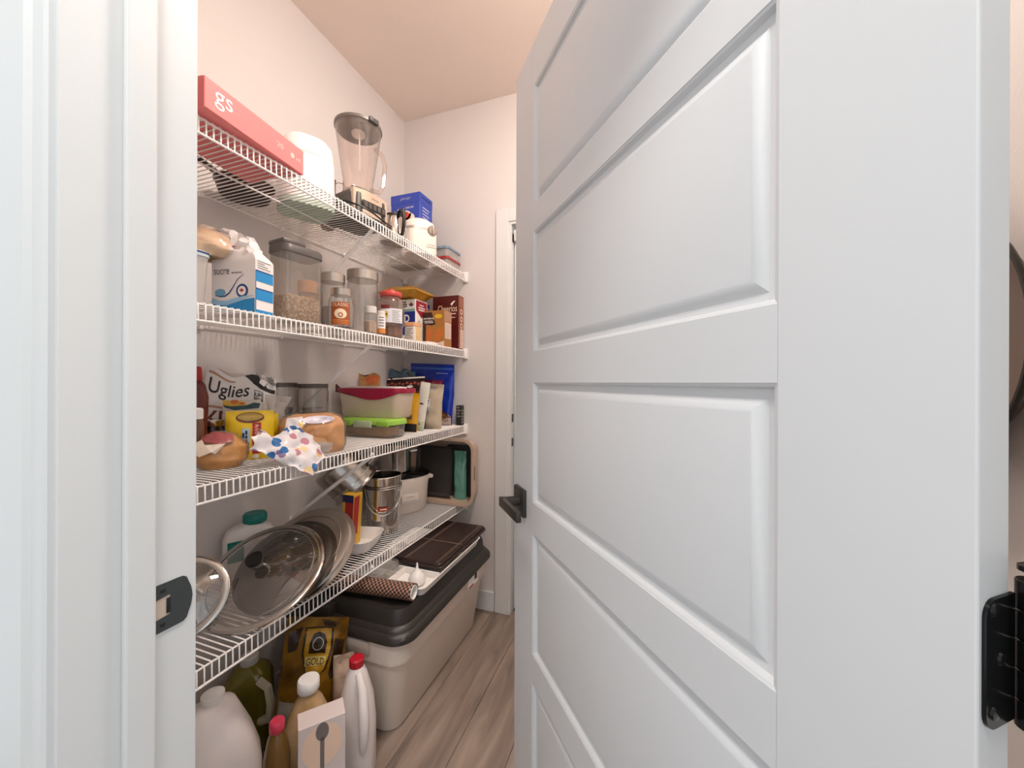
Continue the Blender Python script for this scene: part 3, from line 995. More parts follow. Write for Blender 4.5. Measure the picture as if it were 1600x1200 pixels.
prt(onface(join(strip2([(-0.03, 0.170), (-0.015, 0.180), (0.005, 0.183)], 0.006), disc2(-0.018, 0.166, 0.008, 0.008)), lambda x, z: (x - 0.008, -0.0245 - 0.002 + 0.1 * max(0, z - 0.16), z)), M('leaf_red', ''), t, 'print')

# cereal keeper
cw_, cd_, chh = 0.086, 0.128, 0.214
t = thing('cereal_container', 'clear cereal keeper with a dark grey lid, part filled with oats', 'container', corner(-0.995, 0.828, -8, cw_, cd_, Z2), -8)
part('body', rloft([(cw_ - 0.01, cd_ - 0.01, 0.02, 0), (cw_, cd_, 0.022, 0.008), (cw_, cd_, 0.022, chh)], 6, True, False), clear('keeper_plastic', 'EAE6E2', 0.15, 0.1, 0.16, 'C9C2BC', 0.3), t)
og = rloft([(cw_ - 0.014, cd_ - 0.014, 0.018, 0.006)] + [(cw_ - 0.006, cd_ - 0.006, 0.02, z) for z in (0.015, 0.06, 0.072)] + [(cw_ - 0.03, cd_ - 0.03, 0.02, 0.079), (cw_ - 0.06, cd_ - 0.06, 0.01, 0.081)], 5)
oats = part('oats', ([(x, y, z + (0.004 * noise.noise(Vector((x * 70, y * 70, 0))) if z > 0.05 else 0)) for x, y, z in og[0]], og[1]), voro('oat_flakes', 'C4A686', ['E6CFB4', 'D8BC9C', 'EEDCC4', 'D0B08E'], 150, 0.62, 0.8, 0.003), t)
oats['kind'] = 'stuff'
part('lid', rloft([(cw_ + 0.006, cd_ + 0.006, 0.024, chh - 0.012), (cw_ + 0.006, cd_ + 0.006, 0.024, chh + 0.006), (cw_ - 0.004, cd_ - 0.002, 0.02, chh + 0.012)], 6), M('keeper_lid', '55514F', 0.4), t)
sp_ = part('pour_flap', bbox(-cw_ / 2 + 0.004, cw_ / 2 - 0.006, -cd_ / 2 + 0.0, 0.008, chh + 0.011, chh + 0.026, 0.005), M('keeper_lid', ''), t)
part('flap_latch', bbox(-0.012, 0.012, 0.040, 0.058, chh + 0.011, chh + 0.020, 0.003), M('keeper_lid', ''), t)

t = thing('glass_jar', 'small jar with a peach lid, seen through the cereal keeper', 'jar', (-1.140, 1.040, Z2))
jar(t, 0.030, 0.172, 0.027, 0.031, 0.038, lid=M('peach_lid', 'E3A878', 0.5), fill=(0.5, M('pale_spice', 'CFC0B2', 0.7)))
t = thing('storage_jar', 'tall glass jar with a steel lid behind the coffee jar', 'jar', (-1.165, 1.183, Z2))
jar(t, 0.042, 0.238, 0.041, 0.0435, 0.030, lid=BRUSH, fill=(0.45, M('grey_grain', 'A79C92', 0.8, bump=(120, 0.003))))
t = thing('storage_jar', 'widest tall glass jar with a brushed steel lid on the second shelf', 'jar', (-1.122, 1.298, Z2))
jar(t, 0.060, 0.275, 0.058, 0.0615, 0.034, lid=BRUSH)
t = thing('storage_jar', 'short glass jar with an orange knob lid behind the cereal keeper', 'jar', (-1.235, 1.135, Z2))
jar(t, 0.030, 0.165, 0.028, 0.0315, 0.03, lid=M('orange_knob', 'D49A2A', 0.45), fill=(0.6, M('dark_tea', '40342C', 0.8)))

t = thing('coffee_jar', 'glass coffee jar with a brown CLASSIC label', 'jar', (-1.016, 1.068, Z2), 44)
jar(t, 0.041, 0.142, 0.032, 0.0335, 0.02, lid=BRUSH, shoulder=0.035, fill=(0.05, M('coffee_dust', '5A4334', 0.9)))
F = fcyl(0.0415)
prt(onface(rect2(-0.034, 0.030, 0.012, 0.090, 12, 4), F), M('label_brown', 'A5562C', 0.5), t, 'label')
F2 = fcyl(0.0422)
prt(onface(text2('CLASSIC', 0.016, -0.002, 0.076, w=0.055), F2), M('cream_print', 'F6DFC2', 0.5), t)
prt(onface(disc2(-0.002, 0.050, 0.020, 0.017), F2), M('cream_print', ''), t, 'print')
prt(onface(disc2(-0.002, 0.046, 0.008, 0.008, 16, 0.6), fcyl(0.0428)), M('label_brown', ''), t, 'print')
prt(onface(join(rect2(-0.030, 0.026, 0.026, 0.029, 6), rect2(-0.026, 0.022, 0.020, 0.0225, 6), rect2(-0.028, 0.024, 0.015, 0.017, 6)), F2), M('label_orange', 'E08A3E', 0.5), t)

SP1 = M('spice_pale', 'C7A98F', 0.8)
t = thing('spice_jar', 'small glass spice jar in front of the widest tall jar', 'jar', (-1.010, 1.214, Z2), 40, 'spice jars on the second shelf')
jar(t, 0.0245, 0.108, 0.020, 0.0215, 0.022, lid=M('frosted_cap', 'D9D4CF', 0.4), shoulder=0.015, fill=(0.45, SP1))
t = thing('spice_jar', 'small spice jar with a white and orange label beside the red-lidded jar', 'jar', (-1.000, 1.262, Z2), 40, 'spice jars on the second shelf')
jar(t, 0.0175, 0.098, 0.015, 0.0165, 0.014, lid=M('frosted_cap', ''), shoulder=0.012, fill=(0.7, M('orange_spice', 'C77A45', 0.8)))
prt(onface(rect2(-0.017, 0.019, 0.028, 0.080, 8, 2), fcyl(0.0178)), PAPER, t, 'label')
prt(onface(rect2(-0.017, 0.019, 0.010, 0.027, 8, 2), fcyl(0.0178)), M('label_orange', ''), t, 'label')
prt(onface(join(*[rect2(-0.008, 0.010, 0.036 + k * 0.011, 0.041 + k * 0.011, 4) for k in range(4)]), fcyl(0.0184)), PRINTG, t)

t = thing('plastic_jar', 'clear plastic jar with a red screw lid and a white label', 'jar', (-1.020, 1.350, Z2), 38)
part('body', lathe([(0.030, 0), (0.046, 0.003), (0.048, 0.012), (0.048, 0.048), (0.0525, 0.054), (0.0545, 0.060), (0.0545, 0.125), (0.052, 0.133), (0.053, 0.140), (0.048, 0.158), (0.038, 0.170), (0.036, 0.18)], 36, True, False), clear('jar_pink', 'F6ECE7', 0.1, 0.08, 0.12, 'D8C0B4'), t)
part('contents', lathe([(0.044, 0.004), (0.046, 0.012), (0.046, 0.044), (0.03, 0.05), (0.002, 0.052)], 24), M('nut_mix', '9A7358', 0.7, bump=(90, 0.004), var=(70, '5A3B2C', 0.3)), t)
part('lid', lathe([(0.043, 0.172), (0.0445, 0.174), (0.0445, 0.188), (0.041, 0.193), (0.015, 0.1935), (0.012, 0.205), (0.002, 0.206)], 36), M('lid_coral', 'C4453F', 0.4), t)
prt(onface(rect2(-0.045, 0.050, 0.060, 0.118, 14, 2), fcyl(0.0548)), M('label_pale', 'E4E6EC', 0.5), t, 'label')
prt(onface(rect2(-0.044, -0.012, 0.082, 0.105, 6, 1), fcyl(0.0556)), M('label_yellow', 'E2B92A', 0.5), t, 'print')
prt(onface(rows2(-0.028, 0.091, 0.026, 0.006, 1, 7), fcyl(0.0562)), PRINTK, t)
prt(onface(rect2(-0.044, -0.006, 0.116, 0.132, 6, 1), fcyl(0.0556)), M('label_maroon', '7A2B2B', 0.5), t, 'print')
prt(onface(join(*[rect2(0.004, 0.042 - (k % 3) * 0.006, 0.066 + k * 0.007, 0.068 + k * 0.007, 5) for k in range(7)]), fcyl(0.0556)), PRINTG, t)

# blue and white box behind
w, d, h = 0.100, 0.112, 0.242
t = thing('cereal_box', 'white and royal blue food box with a red flag on its side', 'box', corner(-1.118, 1.676, 0, w, d, Z2), 0)
carton(t, w, d, h, PAPER)
F = ffront(-d / 2)
prt(onface(rect2(-0.049, 0.049, 0.060, 0.180), F), M('royal_blue', '142E86', 0.45), t, 'print')
prt(onface(rect2(-0.049, 0.049, 0.182, 0.192), F), M('teal_print', '7FB3A2', 0.5), t, 'print')
G2 = lambda x, z: (x, -d / 2 - 2 * E_, z)
prt(onface(text2('D', 0.055, 0.0, 0.125, w=0.030, bold=0.02), G2), PRINTW, t)
prt(onface(rows2(-0.018, 0.224, 0.034, 0.0075, 3, 8), F), PRINTK, t)
prt(onface(poly2([(0.026 + a * 0.016, 0.212 + b * 0.016) for a, b in leaf_]), F), M('plum_print', '6E2F36', 0.5), t, 'print')
S = fside(w / 2)
prt(onface(poly2([(-0.050, 0.236), (0.050, 0.236), (0.050, 0.186), (0.0, 0.150), (-0.050, 0.186)]), S), M('flag_red', 'A8243A', 0.5), t, 'print')
prt(onface(join(rect2(-0.02, 0.02, 0.214, 0.219), rect2(-0.03, 0.03, 0.200, 0.206), rect2(-0.03, 0.03, 0.188, 0.194)), lambda u, z: (w / 2 + 2 * E_, u, z)), PRINTW, t)
prt(onface(join(disc2(-0.022, 0.115, 0.012, 0.02, 16, 0.8), disc2(0.026, 0.115, 0.014, 0.022, 16, 0.8), disc2(-0.022, 0.110, 0.005, 0.009)), S), M('plum_print', ''), t, 'print')
prt(onface(join(*[rect2(-0.03, 0.035, 0.080 - k * 0.008, 0.082 - k * 0.008) for k in range(5)]), S), PRINTG, t)

t = thing('box', 'narrow navy blue box beside the maroon cereal box', 'box', corner(-1.150, 1.822, 0, 0.09, 0.042, Z2), 0)
carton(t, 0.09, 0.042, 0.245, M('navy_box', '24357E', 0.45))
prt(onface(rows2(0.0, 0.225, 0.06, 0.010, 5, 9), ffront(-0.021)), M('silver_print', ''), t)
prt(onface(rows2(0.0, 0.215, 0.034, 0.008, 3, 10), fside(0.045)), M('silver_print', ''), t)

b = Bag(0.21, 0.24, 0.075, amp=0.010, seed=9, fr=16, wp=[(0, 0.9), (0.5, 1), (1, 0.85)], dp=[(0, 0.1), (0.2, 0.9), (0.8, 0.9), (1, 0.1)])
t = thing('snack_bag', 'golden yellow snack bag lying on the blue and white box', 'bag', (-1.040, 1.730, Z2 + 0.277), 58, rx=0)
t.matrix_world = Matrix.Translation((-1.085, 1.725, Z2 + 0.280)) @ Matrix.Rotation(R(90), 4, 'Z') @ Matrix.Rotation(R(-90), 4, 'X')
part('body', b.geom(), M('gold_foil', 'C8922A', 0.35, 0.3, bump=(25, 0.006), var=(14, 'E0B24A', 0.5)), t)
b.pr(scrawl2(-0.03, 0.07, 0.09, 0.03, 11), M('cream_print', ''), t, 'lettering')

# oat cereal box
w, d, h = 0.160, 0.058, 0.292
t = thing('cereal_box', 'tall maroon Cheerios cereal box against the back wall', 'box', corner(-0.974, 1.870, 0, w, d, Z2), 0)
carton(t, w, d, h, M('maroon_card', '5A1A18', 0.4))
F = ffront(-d / 2)
prt(onface(text2('Cheerios', 0.052, 0.012, 0.205, w=0.118), F), M('cream_print', ''), t)
prt(onface(join(rect2(-0.03, 0.065, 0.190, 0.195), rect2(-0.035, 0.06, 0.170, 0.174)), F), M('cream_print', ''), t)
prt(onface(poly2([(0.030, 0.246), (0.05, 0.262), (0.062, 0.262), (0.05, 0.252), (0.04, 0.238)]), F), PRINTW, t, 'print')
S = fside(w / 2)
prt(onface(rect2(-0.0285, 0.0285, 0.002, h - 0.002), S), M('rust_card', '8E4A34', 0.4), t, 'print')
S2 = lambda u, z: (w / 2 + 2 * E_, u, z)
prt(onface(join(*[disc2(0.004, zz, 0.014, 0.016, 18, 0.6) for zz in (0.205, 0.165, 0.128)]), S2), M('cream_print', ''), t, 'print')
prt(onface(rect2(-0.012, 0.026, 0.006, 0.108), S2), M('label_cream', 'E6CFC0', 0.5), t, 'print')
prt(onface(join(*[rect2(-0.018, 0.018, 0.235 + k * 0.012, 0.240 + k * 0.012) for k in range(4)]), S2), M('label_tan', 'B58A6E', 0.5), t)
prt(onface(join(*[rect2(-0.008, 0.022 - (k % 3) * 0.004, 0.014 + k * 0.010, 0.017 + k * 0.010) for k in range(9)]), lambda u, z: (w / 2 + 3 * E_, u, z)), M('label_tan', ''), t)

w, d, h = 0.124, 0.078, 0.188
t = thing('snack_box', 'brown and gold snack box in front of the maroon cereal box', 'box', corner(-0.986, 1.737, 0, w, d, Z2), 0)
carton(t, w, d, h, M('granola_gold', 'A87236', 0.4))
F = ffront(-d / 2)
prt(onface(poly2([(-0.0615, 0.180), (-0.012, 0.180), (0.012, 0.118), (-0.01, 0.112), (-0.0615, 0.120)]), F), M('dark_brown_print', '3A1C16', 0.45), t, 'print')
prt(onface(join(scrawl2(-0.026, 0.148, 0.058, 0.012, 12, 0.003), rect2(-0.055, -0.005, 0.133, 0.136), rect2(-0.052, 0.0, 0.125, 0.128)), lambda x, z: (x, -d / 2 - 2 * E_, z)), PRINTW, t)
prt(onface(disc2(0.028, 0.158, 0.022, 0.011), F), M('label_yellow', ''), t, 'print')
prt(onface(poly2([(-0.05, 0.02), (-0.02, 0.012), (-0.005, 0.095), (-0.035, 0.10)]), F), M('bar_orange', 'C06A2E', 0.5), t, 'print')
prt(onface(poly2([(0.0, 0.012), (0.045, 0.045), (0.055, 0.10), (0.01, 0.085)]), F), M('bar_orange', ''), t, 'print')
prt(onface(rect2(-0.0615, -0.045, 0.004, 0.118), F), M('dark_brown_print', ''), t, 'print')
prt(onface(poly2([(-0.02, 0.003), (0.0615, 0.003), (0.0615, 0.03), (0.02, 0.02)]), F), M('label_cream', ''), t, 'print')
prt(onface(rect2(-0.032, 0.032, 0.044, 0.126), fside(w / 2)), M('label_cream', ''), t, 'print')
prt(onface(rect2(-0.037, 0.037, 0.132, 0.185), fside(w / 2)), M('label_tan', ''), t, 'print')
prt(onface(join(*[rect2(-0.028, 0.026 - (k % 3) * 0.005, 0.052 + k * 0.009, 0.054 + k * 0.009) for k in range(8)]), lambda u, z: (w / 2 + 2 * E_, u, z)), PRINTG, t)

t = thing('spice_box', 'small white canister with a peach lid beside the red-lidded jar', 'container', corner(-0.998, 1.492, 0, 0.060, 0.064, Z2), 0)
part('body', rloft([(0.056, 0.060, 0.008, 0), (0.056, 0.060, 0.008, 0.076)], 3), M('canister_ivory', 'E6DDD2', 0.5), t)
part('lid', rloft([(0.060, 0.064, 0.01, 0.074), (0.060, 0.064, 0.01, 0.088), (0.05, 0.054, 0.01, 0.091)], 3), M('peach_lid', ''), t)
prt(onface(join(*[rect2(-0.018, 0.018 - (k % 2) * 0.01, 0.02 + k * 0.01, 0.023 + k * 0.01) for k in range(5)]), ffront(-0.03)), PRINTG, t)
prt(onface(rect2(-0.022, 0.024, 0.01, 0.070), fside(0.028)), M('label_honey', 'D9B98A', 0.5), t, 'print')
b = Bag(0.09, 0.11, 0.018, amp=0.003, seed=5)
t = thing('paper_packet', 'small white paper packet lying in front of the brown and gold box', 'packet', (-1.005, 1.655, Z2 + 0.010), 80, rx=-88)
part('body', b.geom(8, 8), PAPER, t)

# ================================================================ THIRD SHELF
t = thing('sauce_bottle', 'dark red sauce bottle with a red cap beside the Uglies bag', 'bottle', (-1.215, 0.728, Z3))
part('body', lathe([(0.024, 0), (0.030, 0.004), (0.031, 0.06), (0.028, 0.10), (0.030, 0.15), (0.031, 0.19), (0.024, 0.225), (0.013, 0.242)], 28), M('sauce_red', '5C1C14', 0.25), t)
part('cap', lathe([(0.016, 0.238), (0.017, 0.242), (0.015, 0.272), (0.012, 0.277), (0.002, 0.278)], 24), M('cap_red', 'A81E24', 0.4), t)
t = thing('small_bottle', 'slim bottle with a white ribbed cap in front of the sauce bottle', 'bottle', (-1.165, 0.705, Z3))
part('body', lathe([(0.012, 0), (0.0135, 0.004), (0.0135, 0.12), (0.009, 0.135)], 20), M('spice_dark', '6B4A38', 0.5), t)
part('cap', lathe([(0.012, 0.132), (0.0125, 0.136), (0.0125, 0.158), (0.009, 0.162), (0.002, 0.163)], 20), WHITEP, t)

b = Bag(0.195, 0.255, 0.07, amp=0.006, seed=11, topcut=lambda u: -0.016 * u + 0.012 * math.sin(5 * u), dp=[(0, 0.7), (0.1, 1), (0.6, 0.9), (0.85, 0.45), (1, 0.35)])
t = thing('chip_bag', 'open white Uglies chip bag standing at the near end of the third shelf', 'bag', (-1.290, 0.897, Z3), 56, ry=4)
part('body', b.geom(18, 22), M('chip_white', 'E4E1E0', 0.35), t)
prtm = M('ink_black', '171515', 0.45)
b.pr(text2('Uglies', 0.058, -0.036, 0.186, w=0.108, shear=0.12, bold=0.008), prtm, t, 'lettering')
b.pr(join(rect2(0.034, 0.060, 0.205, 0.207, 4), rect2(0.034, 0.060, 0.181, 0.183, 4), rect2(0.034, 0.036, 0.182, 0.206, 1, 3), rect2(0.058, 0.060, 0.182, 0.206, 1, 3), rect2(0.034, 0.060, 0.174, 0.180, 4)), prtm, t, 'print')
b.pr(text2('UP!', 0.018, 0.047, 0.187, w=0.019, bold=0.03), prtm, t, 'lettering')
b.pr(rect2(-0.085, 0.02, 0.145, 0.151, 8), M('label_tan', ''), t, 'print')
b.pr(text2('KE', 0.075, -0.062, 0.085, w=0.058, bold=0.02), M('rust_print', '6A2A1E', 0.5), t, 'lettering')
b.pr(poly2([(0.004, 0.253), (0.03, 0.225), (0.05, 0.216), (0.095, 0.218), (0.095, 0.235), (0.07, 0.232), (0.05, 0.256)]), M('bag_inside_black', '1D1B1B', 0.5), t, 'torn_opening', 'black inside of the torn top')
b.pr(poly2([(-0.09, 0.236), (-0.02, 0.236), (-0.02, 0.241), (-0.09, 0.243)]), M('label_tan', ''), t, 'print')
part('torn_flap', loft([[(0.045, -0.022, 0.235), (0.06, -0.030, 0.222), (0.066, -0.024, 0.236), (0.05, -0.016, 0.252)], [(0.046, -0.0212, 0.236), (0.061, -0.029, 0.223), (0.067, -0.023, 0.237), (0.051, -0.015, 0.253)]]), M('chip_white', ''), t)
part('crumpled_top', loft([[(0.035 + 0.06 * i / 8, -0.010 + 0.012 * math.sin(i * 1.3 + j), 0.240 + 0.024 * j / 3 - 0.01 * i / 8 + 0.004 * math.cos(i * 2)) for i in range(9)] + [(0.035 + 0.06 * (8 - i) / 8, 0.004 + 0.012 * math.sin((8 - i) * 1.3 + j), 0.240 + 0.024 * j / 3 - 0.01 * (8 - i) / 8) for i in range(9)] for j in range(4)]), M('chip_grey', 'BEBBBA', 0.35), t, smooth=30)

t = thing('preserve_jar', 'dark preserve jar with a silver screw lid behind the bun bag', 'jar', (-1.262, 0.803, Z3))
part('glass', lathe([(0.032, 0), (0.037, 0.004), (0.038, 0.085), (0.034, 0.098), (0.033, 0.103)], 28), M('preserve_dark', '2D1512', 0.15), t)
part('lid', lathe([(0.040, 0.100), (0.041, 0.102), (0.041, 0.117), (0.038, 0.120), (0.002, 0.1195)], 32), STEEL, t)

# buns in a bag
bl = Bag(0.130, 0.100, 0.105, wp=[(0, 0.72), (0.2, 0.98), (0.6, 1), (0.9, 0.55), (1, 0.2)], dp=[(0, 0.7), (0.25, 1), (0.65, 0.95), (0.9, 0.5), (1, 0.12)], amp=0.010, seed=21, fr=20)
t = thing('bun_bag', 'clear bag of golden buns with a burgundy printed end at the front', 'bag', (-1.108, 0.728, Z3), 57)
part('buns', Bag(0.120, 0.092, 0.095, wp=bl.wp, dp=bl.dp, amp=0.010, seed=21, fr=20).geom(), M('bun_gold', 'B98233', 0.5, var=(11, 'D9A55E', 0.35), bump=(18, 0.004)), t)
part('wrap', bl.geom(22, 20), clear('bag_film', 'FBF3E6', 0.12, 0.10, 0.06, 'F2E2CC'), t)
bl.pr(poly2([(-0.050, 0.094), (-0.02, 0.100), (0.025, 0.092), (0.03, 0.074), (0.0, 0.068), (-0.045, 0.078)]), M('bun_burgundy', '9A4B4C', 0.35), t, 'print')
tp = [(-0.058, 0.070), (-0.040, 0.080), (-0.034, 0.068), (0.010, 0.070), (-0.012, 0.044), (-0.020, 0.050), (-0.046, 0.038), (-0.060, 0.055)]
part('paper_tag', loft([[(a, bl.f(a, z)[1] - 0.004 - 0.004 * math.sin(a * 200), z) for a, z in tp], [(a, bl.f(a, z)[1] - 0.0048 - 0.004 * math.sin(a * 200), z) for a, z in tp]]), M('tag_cream', 'E9DCCD', 0.6), t)

# teal soup packet and yellow noodle packet
b = Bag(0.100, 0.178, 0.030, amp=0.003, seed=13, wp=[(0, 0.98), (1, 1)])
t = thing('soup_packet', 'packet printed with a teal bowl, behind the yellow noodle packet', 'packet', (-1.208, 0.858, Z3), 54)
part('body', b.geom(), M('packet_grey', 'CFC9C3', 0.45), t)
b.pr(poly2([(-0.044, 0.155), (-0.02, 0.146), (0.044, 0.150), (0.048, 0.165), (0.03, 0.168), (0.012, 0.160), (-0.03, 0.158), (-0.05, 0.163)]), M('bowl_teal', '0F3F45', 0.4), t, 'print')
b.pr(join(poly2([(-0.050, 0.163), (-0.03, 0.158), (0.012, 0.161), (0.005, 0.172), (-0.015, 0.176), (-0.05, 0.176)])), M('food_yellow', 'D8B03C', 0.5), t, 'print')
prt(onface(join(disc2(-0.02, 0.172, 0.010, 0.007), disc2(-0.002, 0.166, 0.008, 0.004)), lambda x, z: tuple(Vector(b.f(x, z)) + Vector((0, -0.001, 0))), True), M('food_orange', 'C96A38', 0.5), t, 'print')
b = Bag(0.122, 0.146, 0.046, amp=0.004, seed=14)
t = thing('noodle_packet', 'bright yellow noodle packet with a red stripe between the buns and bread', 'packet', (-1.145, 0.838, Z3), 52)
part('body', b.geom(), M('packet_yellow', 'E2C01E', 0.35), t)
b.pr(rect2(0.006, 0.028, 0.018, 0.110, 3, 8), M('stripe_red', 'A51F22', 0.45), t, 'print')
b.pr(rect2(-0.020, 0.000, 0.024, 0.094, 3, 8), M('panel_sky', 'A9C9DC', 0.5), t, 'print')
vt = scrawl2(0, 0.006, 0.080, 0.011, 21, 0.0025)
vt = ([(-z + 0.023, 0, x + 0.064) for x, y, z in vt[0]], vt[1])
prt(onface(vt, lambda x, z: tuple(Vector(b.f(x, z)) + Vector((0, -0.001, 0))), True), M('cream_print', ''), t)
vt = rows2(0, 0.008, 0.060, 0.005, 2, 22)
vt = ([(-z - 0.006, 0, x + 0.058) for x, y, z in vt[0]], vt[1])
prt(onface(vt, lambda x, z: tuple(Vector(b.f(x, z)) + Vector((0, -0.001, 0))), True), M('navy_print', ''), t)
b.pr(disc2(0.0, 0.126, 0.036, 0.016), M('plum_print', ''), t, 'print')
prt(onface(disc2(0.0, 0.128, 0.032, 0.012), lambda x, z: tuple(Vector(b.f(x, z)) + Vector((0, -0.001, 0))), True), M('noodle_olive', 'A98F45', 0.5), t, 'print')
b.pr(disc2(0.014, 0.009, 0.009, 0.006), PRINTW, t, 'print')
b2 = Bag(0.05, 0.075, 0.03, amp=0.004, seed=15)
t = thing('sauce_sachet', 'small yellow sachet sticking out behind the yellow noodle packet', 'packet', (-1.166, 0.910, Z3), 50)
t.location.z = Z3
b2 = Bag(0.062, 0.132, 0.03, amp=0.004, seed=15)
part('body', b2.geom(8, 14), M('packet_yellow', ''), t)
b2.pr(disc2(-0.005, 0.085, 0.016, 0.012), M('food_orange', ''), t, 'print')

b = Bag(0.085, 0.190, 0.05, wp=[(0, 1), (0.5, 0.8), (0.75, 0.6), (1, 0.95)], amp=0.008, seed=16)
t = thing('plastic_bag', 'cloudy translucent bag with a twisted top behind the noodle packet', 'bag', (-1.202, 0.945, Z3), 50, ry=8)
part('body', b.geom(), clear('cloudy_film', 'F0EEEC', 0.1, 0.2, 0.4, 'CFC9C5'), t)

for (x, y, r, hh, lab) in ((-1.272, 1.043, 0.058, 0.232, 'smoked clear canister with a dark lid behind the bread, the left one'), (-1.168, 1.092, 0.052, 0.228, 'smoked clear canister with a dark lid beside the pink-lidded container')):
    t = thing('canister', lab, 'canister', (x, y, Z3), 45, 'smoked canisters on the third shelf')
    part('body', lathe([(r * 0.85, 0), (r, 0.006), (r, hh - 0.03), (r * 0.94, hh - 0.016), (r * 0.94, hh - 0.01)], 36, True, False), SMOKE, t)
    part('lid', lathe([(r * 0.98, hh - 0.016), (r * 0.98, hh - 0.002), (r * 0.9, hh), (0.002, hh)], 36), M('canister_lid', '4B4542', 0.35), t)
    part('cup', lathe([(r * 0.62, 0.012), (r * 0.70, 0.14), (r * 0.66, 0.14), (r * 0.58, 0.016), (0.002, 0.015)], 28), M('cup_grey', 'A6A3A2', 0.3, 0.4), t)

# bread loaf in a printed bag
t = thing('bread_bag', 'loaf of sliced bread in a clear bag with a dotted tail hanging off the shelf', 'bread', (-1.062, 0.992, Z3), 66)
lb = Bag(0.198, 0.128, 0.115, wp=[(0, 0.93), (0.15, 1), (0.7, 1), (0.9, 0.88), (1, 0.6)], dp=[(0, 0.85), (0.15, 1), (0.7, 1.0), (0.9, 0.75), (1, 0.25)], amp=0.008, seed=17, p=3.2, fr=16)
part('loaf', lb.geom(22, 16), M('bread_tan', 'C48E5E', 0.55, var=(9, 'DDB083', 0.4), bump=(22, 0.003)), t)
lw = Bag(0.206, 0.134, 0.124, wp=lb.wp, dp=lb.dp, amp=0.010, seed=18, p=3.2, fr=26)
part('wrap', lw.geom(26, 20), clear('bag_film', ''), t)
lw.pr(disc2(0.0, 0.112, 0.052, 0.012), M('print_lilac', 'D9D4E2', 0.4), t, 'print')
DOTS = voro('dotted_film', 'E3DFE2', ['2F6FAE', 'B97F8E', 'E6C27A', 'E3DFE2', '2F6FAE', '8A6E97', 'E9CFA0'], 30, 0.42, 0.3)
lw.pr(poly2([(-0.108, 0.06), (-0.085, 0.120), (-0.045, 0.124), (-0.05, 0.095), (-0.08, 0.055)]), DOTS, t, 'print')
inv = t.matrix_world.inverted()


def sheet(pts_w, mat, name, parent, inv, seed, amp=0.006, th=0.0012):
    """crumpled film: grid of world points, thickened"""
    rows = len(pts_w)
    cols = len(pts_w[0])
    K = 5
    G = []
    for i in range((rows - 1) * K + 1):
        a, fa = divmod(i, K)
        a = min(a, rows - 2)
        fa = i / K - a
        row = []
        for j in range((cols - 1) * K + 1):
            b_ = min(j // K, cols - 2)
            fb = j / K - b_
            p = (Vector(pts_w[a][b_]) * (1 - fa) * (1 - fb) + Vector(pts_w[a + 1][b_]) * fa * (1 - fb) + Vector(pts_w[a][b_ + 1]) * (1 - fa) * fb + Vector(pts_w[a + 1][b_ + 1]) * fa * fb)
            p += noise.noise_vector(p * 38 + Vector((seed, 0, 0))) * amp
            row.append(inv @ p)
        G.append(row)
    n = len(G[0])
    V = [tuple(p) for r_ in G for p in r_] + [tuple(p + Vector((0, th, 0))) for r_ in G for p in r_]
    N = len(G) * n
    Fc = []
    for i in range(len(G) - 1):
        for j in range(n - 1):
            q = (i * n + j, i * n + j + 1, (i + 1) * n + j + 1, (i + 1) * n + j)
            Fc.append(q)
            Fc.append(tuple(N + k for k in reversed(q)))
    for i in range(len(G) - 1):
        for j in (0, n - 1):
            q = (i * n + j, (i + 1) * n + j, N + (i + 1) * n + j, N + i * n + j)
            Fc.append(q if j else tuple(reversed(q)))
    for j in range(n - 1):
        for i in (0, len(G) - 1):
            q = (i * n + j, i * n + j + 1, N + i * n + j + 1, N + i * n + j)
            Fc.append(q if i == 0 else tuple(reversed(q)))
    return part(name, (V, Fc), mat, parent, smooth=50)


sheet([[(-1.000, 0.735, 1.098), (-1.000, 0.770, 1.104), (-1.015, 0.815, 1.086), (-1.010, 0.850, 1.100), (-1.005, 0.885, 1.100)],
       [(-0.998, 0.735, 1.070), (-0.985, 0.770, 1.062), (-0.985, 0.820, 1.058), (-0.985, 0.865, 1.066), (-0.985, 0.915, 1.066)],
       [(-0.985, 0.760, 1.045), (-0.965, 0.795, 1.030), (-0.960, 0.840, 1.030), (-0.962, 0.885, 1.034), (-0.968, 0.935, 1.036)],
       [(-0.975, 0.790, 1.020), (-0.950, 0.815, 1.004), (-0.945, 0.850, 0.994), (-0.946, 0.885, 1.002), (-0.952, 0.925, 1.008)],
       [(-0.960, 0.820, 1.006), (-0.943, 0.835, 0.990), (-0.938, 0.855, 0.972), (-0.938, 0.878, 0.972), (-0.942, 0.905, 0.992)]], DOTS, 'bag_tail', t, inv, 3, 0.016)
sheet([[(-0.978, 0.925, 1.050), (-0.970, 0.960, 1.048), (-0.972, 0.985, 1.044)], [(-0.972, 0.925, 1.020), (-0.966, 0.955, 1.018), (-0.968, 0.980, 1.018)]], clear('cloudy_film', ''), 'bag_end', t, inv, 5, 0.006)

